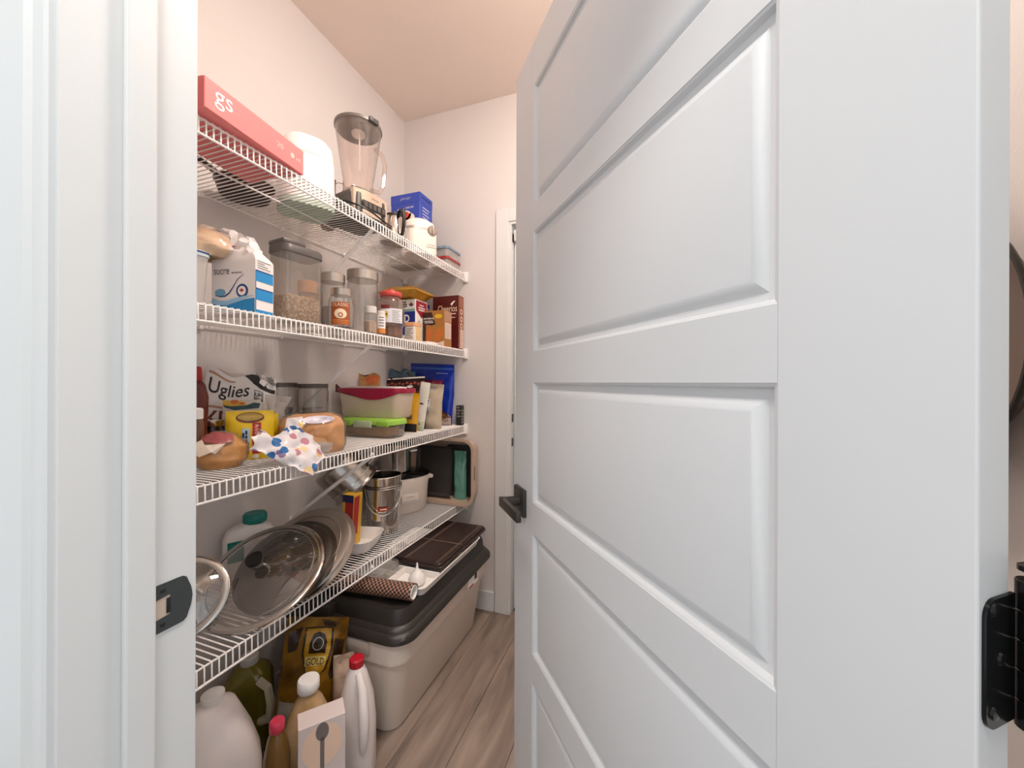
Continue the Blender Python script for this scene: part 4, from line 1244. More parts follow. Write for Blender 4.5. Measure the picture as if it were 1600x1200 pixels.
# stacked containers
GW, GD = 0.300, 0.130
t = thing('food_container', 'clear food container with a lime green lid, under the pink-lidded one', 'container', corner(-0.988, 1.315, 0, GW, GD, Z3), 0, 'stacked food containers on the third shelf')
part('tub', rloft([(GW - 0.03, GD - 0.026, 0.03, 0), (GW - 0.022, GD - 0.018, 0.032, 0.006), (GW - 0.010, GD - 0.008, 0.034, 0.062)], 6, True, False), clear('tub_plastic', 'F2EFEB', 0.1, 0.1, 0.18, 'D8CFC6'), t)
part('contents', rloft([(GW - 0.07, GD - 0.045, 0.02, 0.008), (GW - 0.065, GD - 0.04, 0.02, 0.045)], 5), M('food_brown', '9C7346', 0.6, var=(18, 'C29A66', 0.5)), t)
part('lid', rloft([(GW, GD, 0.036, 0.056), (GW, GD, 0.036, 0.072), (GW - 0.010, GD - 0.010, 0.034, 0.078), (GW - 0.03, GD - 0.03, 0.03, 0.079)], 6), M('lime_lid', '9ACB4E', 0.4), t)
part('clip', bbox(-0.04, 0.05, -GD / 2 - 0.006, -GD / 2 + 0.002, 0.044, 0.072, 0.003), M('clip_clear', 'B9C9A6', 0.4), t)
for x in (-0.085, 0.105):
    part('lid_ear', bbox(x - 0.03, x + 0.03, -GD / 2 - 0.004, -GD / 2 + 0.004, 0.050, 0.074, 0.003), M('lime_lid', ''), t)
QW, QD = 0.350, 0.140
t = thing('food_container', 'beige food container with a raspberry pink lid, on top of the lime-lidded one', 'container', corner(-0.986, 1.366, 0, QW, QD, Z3 + 0.0795), 0, 'stacked food containers on the third shelf')
part('tub', rloft([(QW - 0.05, QD - 0.03, 0.03, 0), (QW - 0.036, QD - 0.02, 0.034, 0.012), (QW - 0.012, QD - 0.008, 0.036, 0.110)], 6), M('tub_beige', 'D3C2AF', 0.35), t)
ll = []
n_ = 6
for (ww, dd, rad, z, sag) in ((QW, QD, 0.04, 0.104, 1), (QW + 0.004, QD + 0.004, 0.04, 0.118, 0.6), (QW + 0.002, QD + 0.002, 0.04, 0.128, 0), (QW - 0.02, QD - 0.02, 0.036, 0.129, 0), (QW - 0.03, QD - 0.03, 0.034, 0.122, 0)):
    ll.append([(x, y, z - sag * (0.026 * max(0, 1 - ((x - 0.04) / 0.09) ** 2) if y < 0 else 0)) for x, y in rr(ww, dd, rad, n_)])
# dense front so the lid's dip reads
def dense(l, k=10):
    out = []
    for i in range(len(l)):
        a, b_ = Vector(l[i]), Vector(l[(i + 1) % len(l)])
        m_ = k if (b_ - a).length > 0.05 else 1
        for q in range(m_):
            out.append(a.lerp(b_, q / m_))
    return out
ll2 = []
for (ww, dd, rad, z, sag) in ((QW, QD, 0.04, 0.108, 1), (QW + 0.004, QD + 0.004, 0.04, 0.118, 0.6), (QW + 0.002, QD + 0.002, 0.04, 0.128, 0), (QW - 0.02, QD - 0.02, 0.036, 0.129, 0), (QW - 0.03, QD - 0.03, 0.034, 0.122, 0)):
    l = dense([(x, y, z) for x, y in rr(ww, dd, rad, n_)])
    ll2.append([(p.x, p.y, p.z - sag * (0.030 * max(0, 1 - ((p.x - 0.03) / 0.13) ** 2) if p.y < 0 else 0)) for p in l])
part('lid', loft(ll2), M('raspberry_lid', 'A3173F', 0.35), t)
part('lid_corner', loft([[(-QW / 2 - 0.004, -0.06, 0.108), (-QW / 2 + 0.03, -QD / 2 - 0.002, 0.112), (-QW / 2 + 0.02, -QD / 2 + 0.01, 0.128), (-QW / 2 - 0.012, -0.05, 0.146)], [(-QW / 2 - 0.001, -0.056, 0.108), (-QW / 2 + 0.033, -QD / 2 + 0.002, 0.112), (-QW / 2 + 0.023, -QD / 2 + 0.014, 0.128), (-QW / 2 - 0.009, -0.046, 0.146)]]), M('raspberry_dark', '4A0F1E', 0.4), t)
part('lid_insert', rloft([(QW - 0.06, QD - 0.05, 0.03, 0.1225), (QW - 0.062, QD - 0.052, 0.03, 0.1345), (QW - 0.10, QD - 0.08, 0.025, 0.136)], 5), M('insert_white', 'F0E4E2', 0.5), t, 'white film on top of the lid')

# bags behind and beside the containers
b = Bag(0.120, 0.272, 0.05, amp=0.006, seed=31, topcut=lambda u: 0.010 * math.sin(4 * u))
t = thing('snack_bag', 'tan kraft packet with an orange print behind the pink-lidded container', 'bag', (-1.300, 1.555, Z3), 8)
part('body', b.geom(), M('kraft_tan', 'B98A58', 0.5), t)
b.pr(poly2([(-0.02, 0.265), (0.05, 0.265), (0.05, 0.23), (0.01, 0.22), (-0.02, 0.24)]), M('food_orange', ''), t, 'print')
b = Bag(0.165, 0.298, 0.06, amp=0.008, seed=32, topcut=lambda u: 0.012 * math.sin(6 * u))
t = thing('snack_bag', 'dusty teal bag with a wavy top behind the dark brown snack bag', 'bag', (-1.275, 1.785, Z3), 4)
part('body', b.geom(), M('dusty_teal', '55788A', 0.45), t)
b.pr(poly2([(0.03, 0.278), (0.042, 0.292), (0.055, 0.278), (0.042, 0.266)]), M('brown_print', ''), t, 'print')
b = Bag(0.225, 0.262, 0.055, amp=0.006, seed=33, topcut=lambda u: 0.006 * u)
t = thing('snack_bag', 'dark brown snack bag with a white top seam behind the containers', 'bag', (-1.165, 1.665, Z3), 4)
part('body', b.geom(), M('choc_brown', '2C1714', 0.35), t)
b.pr(rect2(-0.108, 0.108, 0.252, 0.259, 10), PRINTW, t, 'print', 'white top seam')
b.pr(join(*[disc2(-0.10 + 0.022 * k, 0.225 + 0.006 * (k % 2), 0.009, 0.007, 12) for k in range(10)]), M('berry_red', 'A5483F', 0.4), t, 'print')
b.pr(rect2(-0.10, 0.10, 0.05, 0.19, 10, 6), M('cookie_rust', '6E2A22', 0.45), t, 'print')
b.pr(disc2(0.03, 0.212, 0.018, 0.007), PRINTW, t, 'print')
b = Bag(0.070, 0.185, 0.035, amp=0.003, seed=34)
t = thing('snack_bag', 'narrow amber yellow packet between the containers and the tall white packet', 'bag', (-1.068, 1.560, Z3), 10, ry=4)
part('body', b.geom(), M('amber_packet', 'D9A11E', 0.4), t)
b.pr(rect2(-0.034, 0.034, 0.002, 0.04, 5, 3), M('ink_black', ''), t, 'print')
b.pr(poly2([(-0.01, 0.06), (0.012, 0.06), (0.012, 0.085), (0.002, 0.075), (-0.01, 0.085)]), M('brown_print', ''), t, 'print')
b = Bag(0.052, 0.238, 0.026, amp=0.002, seed=35, dp=[(0, 0.6), (0.1, 1), (0.9, 0.7), (1, 0.2)])
t = thing('seasoning_packet', 'tall pale green-white packet leaning right beside the beige bag', 'packet', (-1.050, 1.605, Z3), 6, ry=9)
part('body', b.geom(8, 16), M('packet_pale', 'E2E2DA', 0.45), t)
b.pr(rows2(0.0, 0.13, 0.018, 0.008, 1, 23), PRINTK, t, 'lettering')
b.pr(rect2(-0.024, 0.024, 0.002, 0.05, 4, 3), M('packet_green', 'C3CDB0', 0.5), t, 'print')
b.pr(disc2(0.004, 0.035, 0.006, 0.006, 10), PRINTG, t, 'print')
b = Bag(0.108, 0.228, 0.062, amp=0.006, seed=36, wp=[(0, 1), (0.6, 0.9), (0.8, 0.95), (1, 1.0)])
t = thing('kraft_bag', 'beige kraft bag with a small white label in front of the blue bag', 'bag', (-1.042, 1.712, Z3), 4, ry=4)
part('body', b.geom(), M('kraft_beige', 'BEB099', 0.5), t)
b.pr(rect2(-0.048, -0.004, 0.088, 0.150, 5, 5), M('label_pale', ''), t, 'label')
b.pr(join(*[rect2(-0.044, -0.010, 0.098 + 0.009 * k, 0.101 + 0.009 * k, 3) for k in range(4)]), PRINTG, t, 'lettering')
prt(onface(rect2(-0.046, -0.012, 0.138, 0.146, 3), lambda x, z: tuple(Vector(b.f(x, z)) + Vector((0, -0.001, 0))), True), PRINTK, t, 'print')
b.pr(rows2(-0.01, 0.206, 0.04, 0.006, 2, 24), PRINTG, t, 'lettering')
b = Bag(0.270, 0.338, 0.060, amp=0.006, seed=37, topcut=lambda u: -0.006 * u, wp=[(0, 0.9), (0.25, 0.93), (0.5, 0.99), (1, 1)])
t = thing('snack_bag', 'large glossy royal blue bag with a crimson band at the end of the third shelf', 'bag', (-1.135, 1.868, Z3), 3)
part('body', b.geom(20, 24), M('royal_foil', '0B2FA0', 0.22, 0.1), t)
b.pr(rect2(-0.10, 0.075, 0.216, 0.248, 12, 2), M('band_crimson', '7A1238', 0.45), t, 'print')
prt(onface(scrawl2(-0.012, 0.232, 0.16, 0.026, 25, 0.004), lambda x, z: tuple(Vector(b.f(x, z)) + Vector((0, -0.001, 0))), True), M('berry_pink', 'D9708A', 0.45), t)
b.pr(poly2([(0.0, 0.002), (0.12, 0.002), (0.118, 0.05), (0.06, 0.095), (0.03, 0.14), (0.0, 0.15)]), M('choc_foil', '5A3324', 0.25, 0.2, var=(30, 'C0916A', 0.25)), t, 'print')
b.pr(poly2([(0.04, 0.002), (0.118, 0.002), (0.12, 0.04), (0.10, 0.042), (0.06, 0.02)]), M('foil_grey', 'BFB9B8', 0.4), t, 'print')
b.pr(join(rect2(0.03, 0.10, 0.285, 0.288, 5), rect2(0.01, 0.05, 0.175, 0.178, 3), rect2(0.01, 0.035, 0.155, 0.158, 3)), M('sky_print', '9FB8E8', 0.4), t, 'print')
b.pr(rect2(-0.13, 0.13, 0.306, 0.318, 14), M('zip_blue', '2F5FC0', 0.3), t, 'zip_seal', 'paler blue zip seal')
t = thing('spice_box', 'tiny black box with white print at the end of the third shelf', 'box', corner(-0.966, 1.888, 0, 0.030, 0.036, Z3), 0)
carton(t, 0.030, 0.036, 0.108, M('box_black', '252323', 0.5))
prt(onface(join(*[rect2(-0.010, 0.012 - 0.006 * (k % 2), 0.045 + 0.016 * k, 0.053 + 0.016 * k) for k in range(4)]), ffront(-0.018)), PRINTG, t, 'print')
prt(onface(join(*[rect2(-0.013, 0.012, 0.012 + 0.016 * k, 0.02 + 0.016 * k) for k in range(5)]), fside(0.015)), PRINTG, t, 'print')

# ================================================================ LOWEST SHELF
t = thing('plastic_jug', 'white plastic jug with a teal cap standing behind the glass lids', 'jug', (-1.292, 0.945, Z4), 60)
part('body', rloft([(0.14, 0.075, 0.02, 0), (0.15, 0.085, 0.024, 0.01), (0.15, 0.085, 0.024, 0.120), (0.13, 0.075, 0.026, 0.150), (0.07, 0.06, 0.025, 0.168), (0.05, 0.05, 0.024, 0.172)], 6), M('jug_white', 'E4E3E3', 0.4), t)
part('cap', mv(lathe([(0.034, 0), (0.036, 0.004), (0.036, 0.026), (0.032, 0.031), (0.002, 0.032)], 28), 0.015, 0, 0.170), M('teal_cap', '0F7A72', 0.4), t)
prt(onface(rect2(-0.065, -0.020, 0.06, 0.128), ffront(-0.0425)), M('teal_cap', ''), t, 'label', 'teal corner label')


def lidpose(X, Y, Rr, az, el):
    """a disc leaning at rest on the shelf: local z is the disc's outward axis"""
    az, el = R(az), R(el)
    n = Vector((math.cos(az) * math.cos(el), math.sin(az) * math.cos(el), math.sin(el)))
    a = Vector((-math.sin(az), math.cos(az), 0))
    b_ = n.cross(a)
    m = Matrix((a, b_, n)).transposed().to_4x4()
    return Matrix.Translation((X, Y, Z4 + Rr * math.cos(el) + 0.001)) @ m


def glass_lid(lab, X, Y, Rr, az, el, knob=True, dome=0.030):
    t = thing('pot_lid', lab, 'lid', (0, 0, 0), 0, 'pot lids leaning on the lowest shelf')
    t.matrix_world = lidpose(X, Y, Rr, az, el)
    part('rim', lathe([(Rr, -0.004), (Rr, 0.003), (Rr - 0.006, 0.006), (Rr - 0.016, 0.005), (Rr - 0.016, -0.004), (Rr, -0.004)], 56, False, False), STEEL, t)
    ps = [(Rr - 0.015 - (Rr - 0.017) * k / 10, 0.003 + dome * math.sin(math.pi / 2 * k / 10)) for k in range(11)]
    part('glass', lathe(ps, 48, False, True), clear('lid_glass', 'E4E0DA', 0.4, 0.03, 0.05, 'C3BCB4', 0.3), t)
    part('inner_ring', tube([((Rr * 0.84) * math.cos(2 * math.pi * k / 48), (Rr * 0.84) * math.sin(2 * math.pi * k / 48), 0.003 + dome * 0.17) for k in range(48)], 0.0018, 6, True), STEEL, t)
    if knob:
        k_ = part('knob', lathe([(0.012, dome + 0.028), (0.022, dome + 0.031), (0.024, dome + 0.036), (0.022, dome + 0.044), (0.002, dome + 0.046)], 24), M('knob_black', '121212', 0.35), t, 'black round knob')
        part('knob_stem', tube([(-0.03, 0, dome - 0.001), (-0.026, 0, dome + 0.016), (0.0, 0, dome + 0.028), (0.026, 0, dome + 0.016), (0.03, 0, dome - 0.001)], 0.004, 8), STEEL, k_)
    return t


glass_lid('small round glass pot lid with a steel rim, nearest the door jamb', -1.160, 0.665, 0.104, -42, 38, knob=False, dome=0.02)
glass_lid('large glass pot lid with steel rim and black knob leaning on the lowest shelf', -1.067, 0.822, 0.167, -74.4, 57.6)


def steel_lid(lab, X, Y, Rr, az, el, mat, h):
    t = thing('pot_lid', lab, 'lid', (0, 0, 0), 0, 'pot lids leaning on the lowest shelf')
    t.matrix_world = lidpose(X, Y, Rr, az, el)
    ps = [(Rr, 0), (Rr, 0.003), (Rr - 0.012, 0.005), (Rr - 0.016, 0.012), (Rr * 0.75, 0.018), (Rr * 0.5, h), (0.002, h + 0.003)]
    part('dome', lathe(ps + [(p[0] - 0.001, p[1] - 0.0015) for p in reversed(ps[2:-1])] + [(0.002, h)], 56), mat, t)
    part('ridge', tube([((Rr * 0.74) * math.cos(2 * math.pi * k / 48), (Rr * 0.74) * math.sin(2 * math.pi * k / 48), 0.0185) for k in range(48)], 0.002, 6, True), mat, t)
    return t


steel_lid('dark steel pot lid between the knobbed glass lid and the brushed silver lid', -1.055, 0.890, 0.150, -78, 54, M('dark_steel', '6E6862', 0.3, 1.0), 0.012)
steel_lid('big brushed silver pot lid at the back of the leaning lids', -1.045, 0.948, 0.162, -82.5, 50.9, BRUSH, 0.012)

# tipped pot
t = thing('steel_pot', 'steel pot tipped on its side against the shelf above', 'pot', (0, 0, 0))
t.matrix_world = Matrix.Translation((-1.166, 1.318, 0.800)) @ Vector((-0.493, -0.439, 0.75)).to_track_quat('Z', 'X').to_matrix().to_4x4()
part('body', lathe([(0.088, 0.135), (0.096, 0.128), (0.098, 0.115), (0.098, 0.012), (0.101, 0.004), (0.104, 0.0), (0.101, 0.0), (0.095, 0.006), (0.095, 0.12), (0.002, 0.128)], 44), M('pot_steel', 'A8A29B', 0.2, 1.0), t)
part('band', lathe([(0.0992, 0.030), (0.0992, 0.036)], 44, False, False), STEEL, t)
part('rim', tube([(0.1045 * math.cos(2 * math.pi * k / 44), 0.1045 * math.sin(2 * math.pi * k / 44), 0.001) for k in range(44)], 0.003, 6, True), STEEL, t)
part('grip', tube([(0.098, -0.03, 0.04), (0.125, -0.026, 0.042), (0.128, 0, 0.043), (0.125, 0.026, 0.042), (0.098, 0.03, 0.04)], 0.005, 8), STEEL, t)

t = thing('baking_dish', 'white ceramic dish in front of the steel pail', 'dish', (-1.082, 1.232, Z4), 14)
part('dish', rloft([(0.110, 0.125, 0.03, 0), (0.120, 0.135, 0.034, 0.004), (0.155, 0.168, 0.04, 0.044), (0.161, 0.174, 0.042, 0.050), (0.155, 0.168, 0.04, 0.050), (0.145, 0.158, 0.036, 0.042), (0.115, 0.13, 0.03, 0.007)], 7), M('ceramic_white', 'EDEAE8', 0.25), t)
t = thing('food_box', 'narrow yellow and red food box standing in the white dish', 'box', (-1.120, 1.232, Z4 + 0.0085), 8, ry=3)
w, d, h = 0.048, 0.058, 0.205
carton(t, w, d, h, M('box_yellow', 'D6A92C', 0.45))
prt(onface(rect2(-w / 2 + 0.012, w / 2 - 0.001, 0.02, h - 0.004), ffront(-d / 2)), M('stripe_red', ''), t, 'print')
prt(onface(poly2([(-d / 2 + 0.002, 0.07), (0.004, 0.04), (0.008, h - 0.01), (-d / 2 + 0.002, h - 0.01)]), fside(w / 2)), M('stripe_red', ''), t, 'print')
prt(onface(rect2(-w / 2 + 0.001, w / 2 - 0.001, h - 0.03, h - 0.002), lambda x, z: (x, -d / 2 - 2 * E_, z)), M('navy_print', ''), t, 'print')
vt = scrawl2(0, 0.006, 0.07, 0.012, 26, 0.0025)
prt(onface(([(-z - 0.002 + 0.006, 0, x + 0.09) for x, y, z in vt[0]], vt[1]), lambda x, z: (x, -d / 2 - 2 * E_, z)), M('cream_print', ''), t)

# pail
t = thing('steel_pail', 'polished steel pail with a wire bail handle and a red label', 'pail', (-1.108, 1.415, Z4), 38)
pr_, ph = 0.078, 0.245
part('body', lathe([(0.064, 0), (0.068, 0.003), (pr_ - 0.006, 0.10), (pr_, ph - 0.004), (pr_ + 0.003, ph), (pr_ - 0.001, ph), (pr_ - 0.008, 0.1), (0.066, 0.006), (0.002, 0.005)], 40), M('mirror_steel', 'CBC7C3', 0.10, 1.0), t)
part('rim', tube([((pr_ + 0.002) * math.cos(2 * math.pi * k / 40), (pr_ + 0.002) * math.sin(2 * math.pi * k / 40), ph) for k in range(40)], 0.003, 6, True), STEEL, t)
for z in (0.205, 0.196):
    q = 0.064 + (pr_ - 0.064) * z / ph + 0.0035
    part('bead', tube([(q * math.cos(2 * math.pi * k / 40), q * math.sin(2 * math.pi * k / 40), z) for k in range(40)], 0.0016, 5, True), STEEL, t)
bail = []
for k in range(25):
    a = math.pi * k / 24
    bail.append(((pr_ + 0.004) * math.cos(a), -(pr_ + 0.008) * math.sin(a) - 0.0, 0.205 - 0.115 * math.sin(a)))
part('bail_handle', tube(bail, 0.0028, 8), STEEL, t)
prt(onface(join(rect2(-0.022, 0.022, 0.105, 0.122, 8, 2)), fcyl(0.0765)), M('label_red', 'A33228', 0.4), t, 'label', 'red label')
prt(onface(rect2(-0.012, 0.016, 0.111, 0.116, 6, 1), fcyl(0.0772)), M('cream_print', ''), t)

# slow cooker: oval body
t = thing('slow_cooker', 'cream oval slow cooker with a black lid on the lowest shelf', 'slow cooker', (-1.205, 1.680, Z4), 60)


def oval(secs, n=40, c0=True, c1=True):
    return loft([[(a * math.copysign(abs(math.cos(2 * math.pi * j / n)) ** 0.85, math.cos(2 * math.pi * j / n)), b_ * math.copysign(abs(math.sin(2 * math.pi * j / n)) ** 0.85, math.sin(2 * math.pi * j / n)), z) for j in range(n)] for a, b_, z in secs], c0, c1)


part('body', oval([(0.125, 0.095, 0), (0.132, 0.102, 0.008), (0.140, 0.108, 0.12), (0.145, 0.112, 0.172), (0.141, 0.109, 0.178), (0.13, 0.10, 0.178)]), M('cooker_cream', 'DDD3CA', 0.35), t)
lc = part('lid', oval([(0.146, 0.113, 0.178), (0.146, 0.113, 0.184), (0.135, 0.102, 0.192), (0.08, 0.06, 0.198), (0.004, 0.003, 0.199)]), M('gloss_black', '0D0D0D', 0.12), t, 'glossy black lid')
part('control_plate', bbox(-0.045, 0.045, -0.112, -0.100, 0.055, 0.100, 0.004), M('cooker_cream', ''), t)
prt(onface(join(rect2(-0.035, 0.035, 0.065, 0.067), rect2(-0.02, 0.02, 0.085, 0.087)), ffront(-0.112)), PRINTG, t)
for sx in (-1, 1):
    part('handle', bbox(sx * 0.158 - 0.016, sx * 0.158 + 0.016, -0.03, 0.03, 0.140, 0.160, 0.007), M('cooker_cream', ''), t)
t = thing('steel_pot', 'upright polished steel pot standing on the slow cooker lid', 'pot', (-1.225, 1.665, Z4 + 0.2005), 30)
part('body', lathe([(0.070, 0), (0.076, 0.004), (0.078, 0.135), (0.081, 0.14), (0.076, 0.138), (0.072, 0.008), (0.002, 0.006)], 40), M('mirror_steel', ''), t)
part('grip', tube([(0.076, -0.02, 0.10), (0.105, -0.018, 0.105), (0.105, 0.018, 0.105), (0.076, 0.02, 0.10)], 0.005, 8), STEEL, t)

# dish tub standing on edge with tray and teal bag in front
TX, TY = -1.03, 1.925
t = thing('dish_tub', 'beige plastic dish tub standing on its edge against the back wall', 'tub', (-1.055, 1.922, Z4), 0)
TW, TH = 0.400, 0.358


def tubloop(w, h, r, y, dz=0):
    return [(x, y, z + TH / 2 + dz) for x, z in rr(w, h, r, 8)]


part('shell', loft([tubloop(TW, TH, 0.06, -0.105), tubloop(TW, TH, 0.06, -0.098), tubloop(TW - 0.014, TH - 0.014, 0.056, -0.096), tubloop(TW - 0.05, TH - 0.05, 0.05, 0.0), tubloop(TW - 0.054, TH - 0.054, 0.048, -0.003), tubloop(TW - 0.030, TH - 0.030, 0.052, -0.100), tubloop(TW - 0.030, TH - 0.030, 0.052, -0.105), tubloop(TW, TH, 0.06, -0.105)], False, False), M('tub_tan', 'C2AA96', 0.4), t)
part('floor_panel', loft([tubloop(TW - 0.052, TH - 0.052, 0.049, -0.004), tubloop(TW - 0.052, TH - 0.052, 0.049, 0.0)]), M('tub_tan', ''), t)
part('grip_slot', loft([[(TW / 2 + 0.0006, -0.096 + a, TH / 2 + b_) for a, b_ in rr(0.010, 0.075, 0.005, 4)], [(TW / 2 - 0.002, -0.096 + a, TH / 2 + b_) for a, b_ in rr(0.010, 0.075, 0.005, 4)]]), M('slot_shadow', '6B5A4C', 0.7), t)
t = thing('baking_tray', 'dark grey baking tray standing inside the beige dish tub', 'tray', (-1.115, 1.866, Z4 + 0.022), 0, rx=-4)
part('pan', loft([[(x, y, z + 0.145) for x, z in rr(w_, h_, 0.02, 4)] for w_, h_, y in ((0.225, 0.270, -0.018), (0.225, 0.270, -0.015), (0.20, 0.245, 0.0), (0.196, 0.241, -0.003), (0.215, 0.26, -0.0165), (0.225, 0.270, -0.018))], False, False), M('tray_dark', '3A3735', 0.45), t)
part('pan_floor', loft([[(x, y, z + 0.145) for x, z in rr(0.198, 0.243, 0.018, 4)] for y in (-0.003, 0.0)]), M('tray_dark', ''), t)
b = Bag(0.075, 0.265, 0.040, amp=0.010, seed=41, fr=30)
t = thing('plastic_bag', 'crumpled teal plastic bag stuffed beside the baking tray in the tub', 'bag', (-0.965, 1.880, Z4 + 0.018), 0)
part('body', b.geom(), clear('teal_film', 'BFE3DA', 0.15, 0.2, 0.7, '6FAE9F'), t)
t = thing('baking_mould', 'thin dark mould with a wavy edge behind the teal bag in the tub', 'mould', (-0.985, 1.912, Z4 + 0.015), 0)
part('plate', loft([[(x * (1 + 0.05 * math.sin(z * 60)) + (0.012 * math.sin((z + 0.14) * 11) if x > 0 else 0), y, z + 0.15) for x, z in dense([(a, 0, b_) for a, b_ in rr(0.15, 0.29, 0.02, 4)], 10) and [(p.x, p.z) for p in dense([(a, 0, b_) for a, b_ in rr(0.15, 0.29, 0.02, 4)], 10)]] for y in (-0.006, 0.0)]), M('tray_dark', ''), t)

# ================================================================ TOTE AND WHAT LIES ON IT
XT0, XT1, YT0, YT1 = -1.330, -0.755, 1.075, 1.865
TCX, TCY = (XT0 + XT1) / 2, (YT0 + YT1) / 2
tw, td = XT1 - XT0, YT1 - YT0
t = thing('storage_tote', 'large beige storage tote with a dark brown lid on the floor', 'tote', (TCX, TCY, 0.0005))
TB = M('tote_beige', 'DDD1C7', 0.4)
part('body', rloft([(tw - 0.17, td - 0.12, 0.05, 0), (tw - 0.155, td - 0.105, 0.06, 0.010), (tw - 0.085, td - 0.055, 0.06, 0.265), (tw - 0.055, td - 0.030, 0.06, 0.272), (tw - 0.045, td - 0.022, 0.06, 0.365)], 8), TB, t)
for sx, y0 in ((0.10, -1), (0.10, 1)):
    pass
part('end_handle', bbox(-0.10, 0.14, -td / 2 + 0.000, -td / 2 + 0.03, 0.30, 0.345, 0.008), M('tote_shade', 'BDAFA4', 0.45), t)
LB = M('tote_lid', '2C2824', 0.42)
part('lid', rloft([(tw - 0.02, td - 0.005, 0.07, 0.352), (tw, td, 0.075, 0.352), (tw, td, 0.075, 0.366), (tw - 0.020, td - 0.020, 0.07, 0.380), (tw - 0.030, td - 0.030, 0.07, 0.382), (tw - 0.040, td - 0.038, 0.066, 0.392), (tw - 0.060, td - 0.060, 0.06, 0.398), (tw - 0.068, td - 0.07, 0.056, 0.440), (tw - 0.080, td - 0.082, 0.05, 0.450), (tw - 0.13, td - 0.13, 0.04, 0.450), (tw - 0.14, td - 0.14, 0.036, 0.444)], 8), LB, t)
part('front_latch', bbox(-0.115, -0.03, -td / 2 - 0.004, -td / 2 + 0.04, 0.362, 0.435, 0.006), LB, t)
part('side_latch', bbox(tw / 2 - 0.05, tw / 2 - 0.008, 0.10, 0.24, 0.305, 0.356, 0.006), TB, t)
stk = part('sticker', box(tw / 2 - 0.0085, tw / 2 - 0.0072, 0.10, 0.20, 0.300, 0.348), PAPER, t, 'paper sticker on the tote side')
part('sticker_mark', box(tw / 2 - 0.0072, tw / 2 - 0.0066, 0.165, 0.19, 0.318, 0.345), PRINTK, stk)
part('sticker_mark', box(tw / 2 - 0.0072, tw / 2 - 0.0066, 0.105, 0.15, 0.302, 0.310), M('flag_red', ''), stk)
LZ = 0.4505
# white tray with compartments
t = thing('drawer_organizer', 'white divided tray lying on the tote lid', 'tray', (-0.960, 1.470, LZ), 0)
aw, ad, ah = 0.380, 0.520, 0.032
TRW = M('tray_white', 'ECE9E6', 0.4)
part('shell', rloft([(aw - 0.03, ad - 0.03, 0.02, 0), (aw - 0.008, ad - 0.008, 0.022, ah - 0.002), (aw, ad, 0.024, ah), (aw - 0.012, ad - 0.012, 0.02, ah), (aw - 0.036, ad - 0.036, 0.016, 0.003)], 5), TRW, t)
for y in (-0.12, 0.08):
    part('divider', bbox(-aw / 2 + 0.014, aw / 2 - 0.014, y - 0.003, y + 0.003, 0.003, ah - 0.003, 0.0015), TRW, t)
part('divider', bbox(0.012, 0.018, -ad / 2 + 0.014, -0.12, 0.003, ah - 0.003, 0.0015), TRW, t)
# white onion-shaped pot
t = thing('garlic_keeper', 'white onion-shaped ceramic in the white tray', 'ornament', (-0.845, 1.285, LZ + 0.0035))
part('body', lathe([(0.018, 0), (0.030, 0.008), (0.034, 0.022), (0.028, 0.040), (0.014, 0.054), (0.006, 0.062), (0.004, 0.075), (0.002, 0.078)], 28), M('ceramic_white', ''), t)
part('tip', mv(lathe([(0.004, 0), (0.003, 0.006), (0.001, 0.008)], 10), 0, 0, 0.0775), M('ceramic_white', ''), t)
t = thing('glass_bowl', 'clear glass bowl in the white tray beside the onion-shaped ceramic', 'bowl', (-1.005, 1.278, LZ + 0.0035))
part('bowl', lathe([(0.03, 0), (0.048, 0.004), (0.066, 0.045), (0.068, 0.050)], 32, True, False), GLASS, t)
part('lid', lathe([(0.068, 0.0505), (0.066, 0.056), (0.03, 0.064), (0.008, 0.066), (0.010, 0.078), (0.002, 0.08)], 32, False, True), GLASS, t)
# leather organizer
t = thing('leather_folder', 'flat dark brown leather folder with pale stitching on the white tray', 'folder', (-0.905, 1.590, LZ + ah + 0.001), 0)
LE = M('dark_leather', '30211D', 0.4, bump=(180, 0.0008))
fw, fdp = 0.245, 0.455
part('cover', rloft([(fw, fdp, 0.012, 0), (fw, fdp, 0.012, 0.008), (fw - 0.006, fdp - 0.006, 0.010, 0.011)], 4), LE, t)
part('top_cover', mv(rloft([(fw - 0.008, fdp - 0.008, 0.012, 0), (fw - 0.008, fdp - 0.008, 0.012, 0.006), (fw - 0.014, fdp - 0.014, 0.010, 0.009)], 4), -0.004, 0.002, 0.0115), LE, t)
SEAM = M('stitch_tan', '8C7468', 0.6)
part('stitching', join(box(-0.112, 0.108, -0.018, -0.0165, 0.0204, 0.0213), box(-0.112, 0.108, -0.023, -0.0215, 0.0204, 0.0213), box(0.096, 0.0975, -0.215, 0.219, 0.0204, 0.0213), box(0.088, 0.0895, -0.215, 0.219, 0.0204, 0.0213), box(-0.050, -0.0485, -0.215, 0.219, 0.0204, 0.0213), box(-0.058, -0.0565, -0.215, 0.219, 0.0204, 0.0213)), SEAM, t)
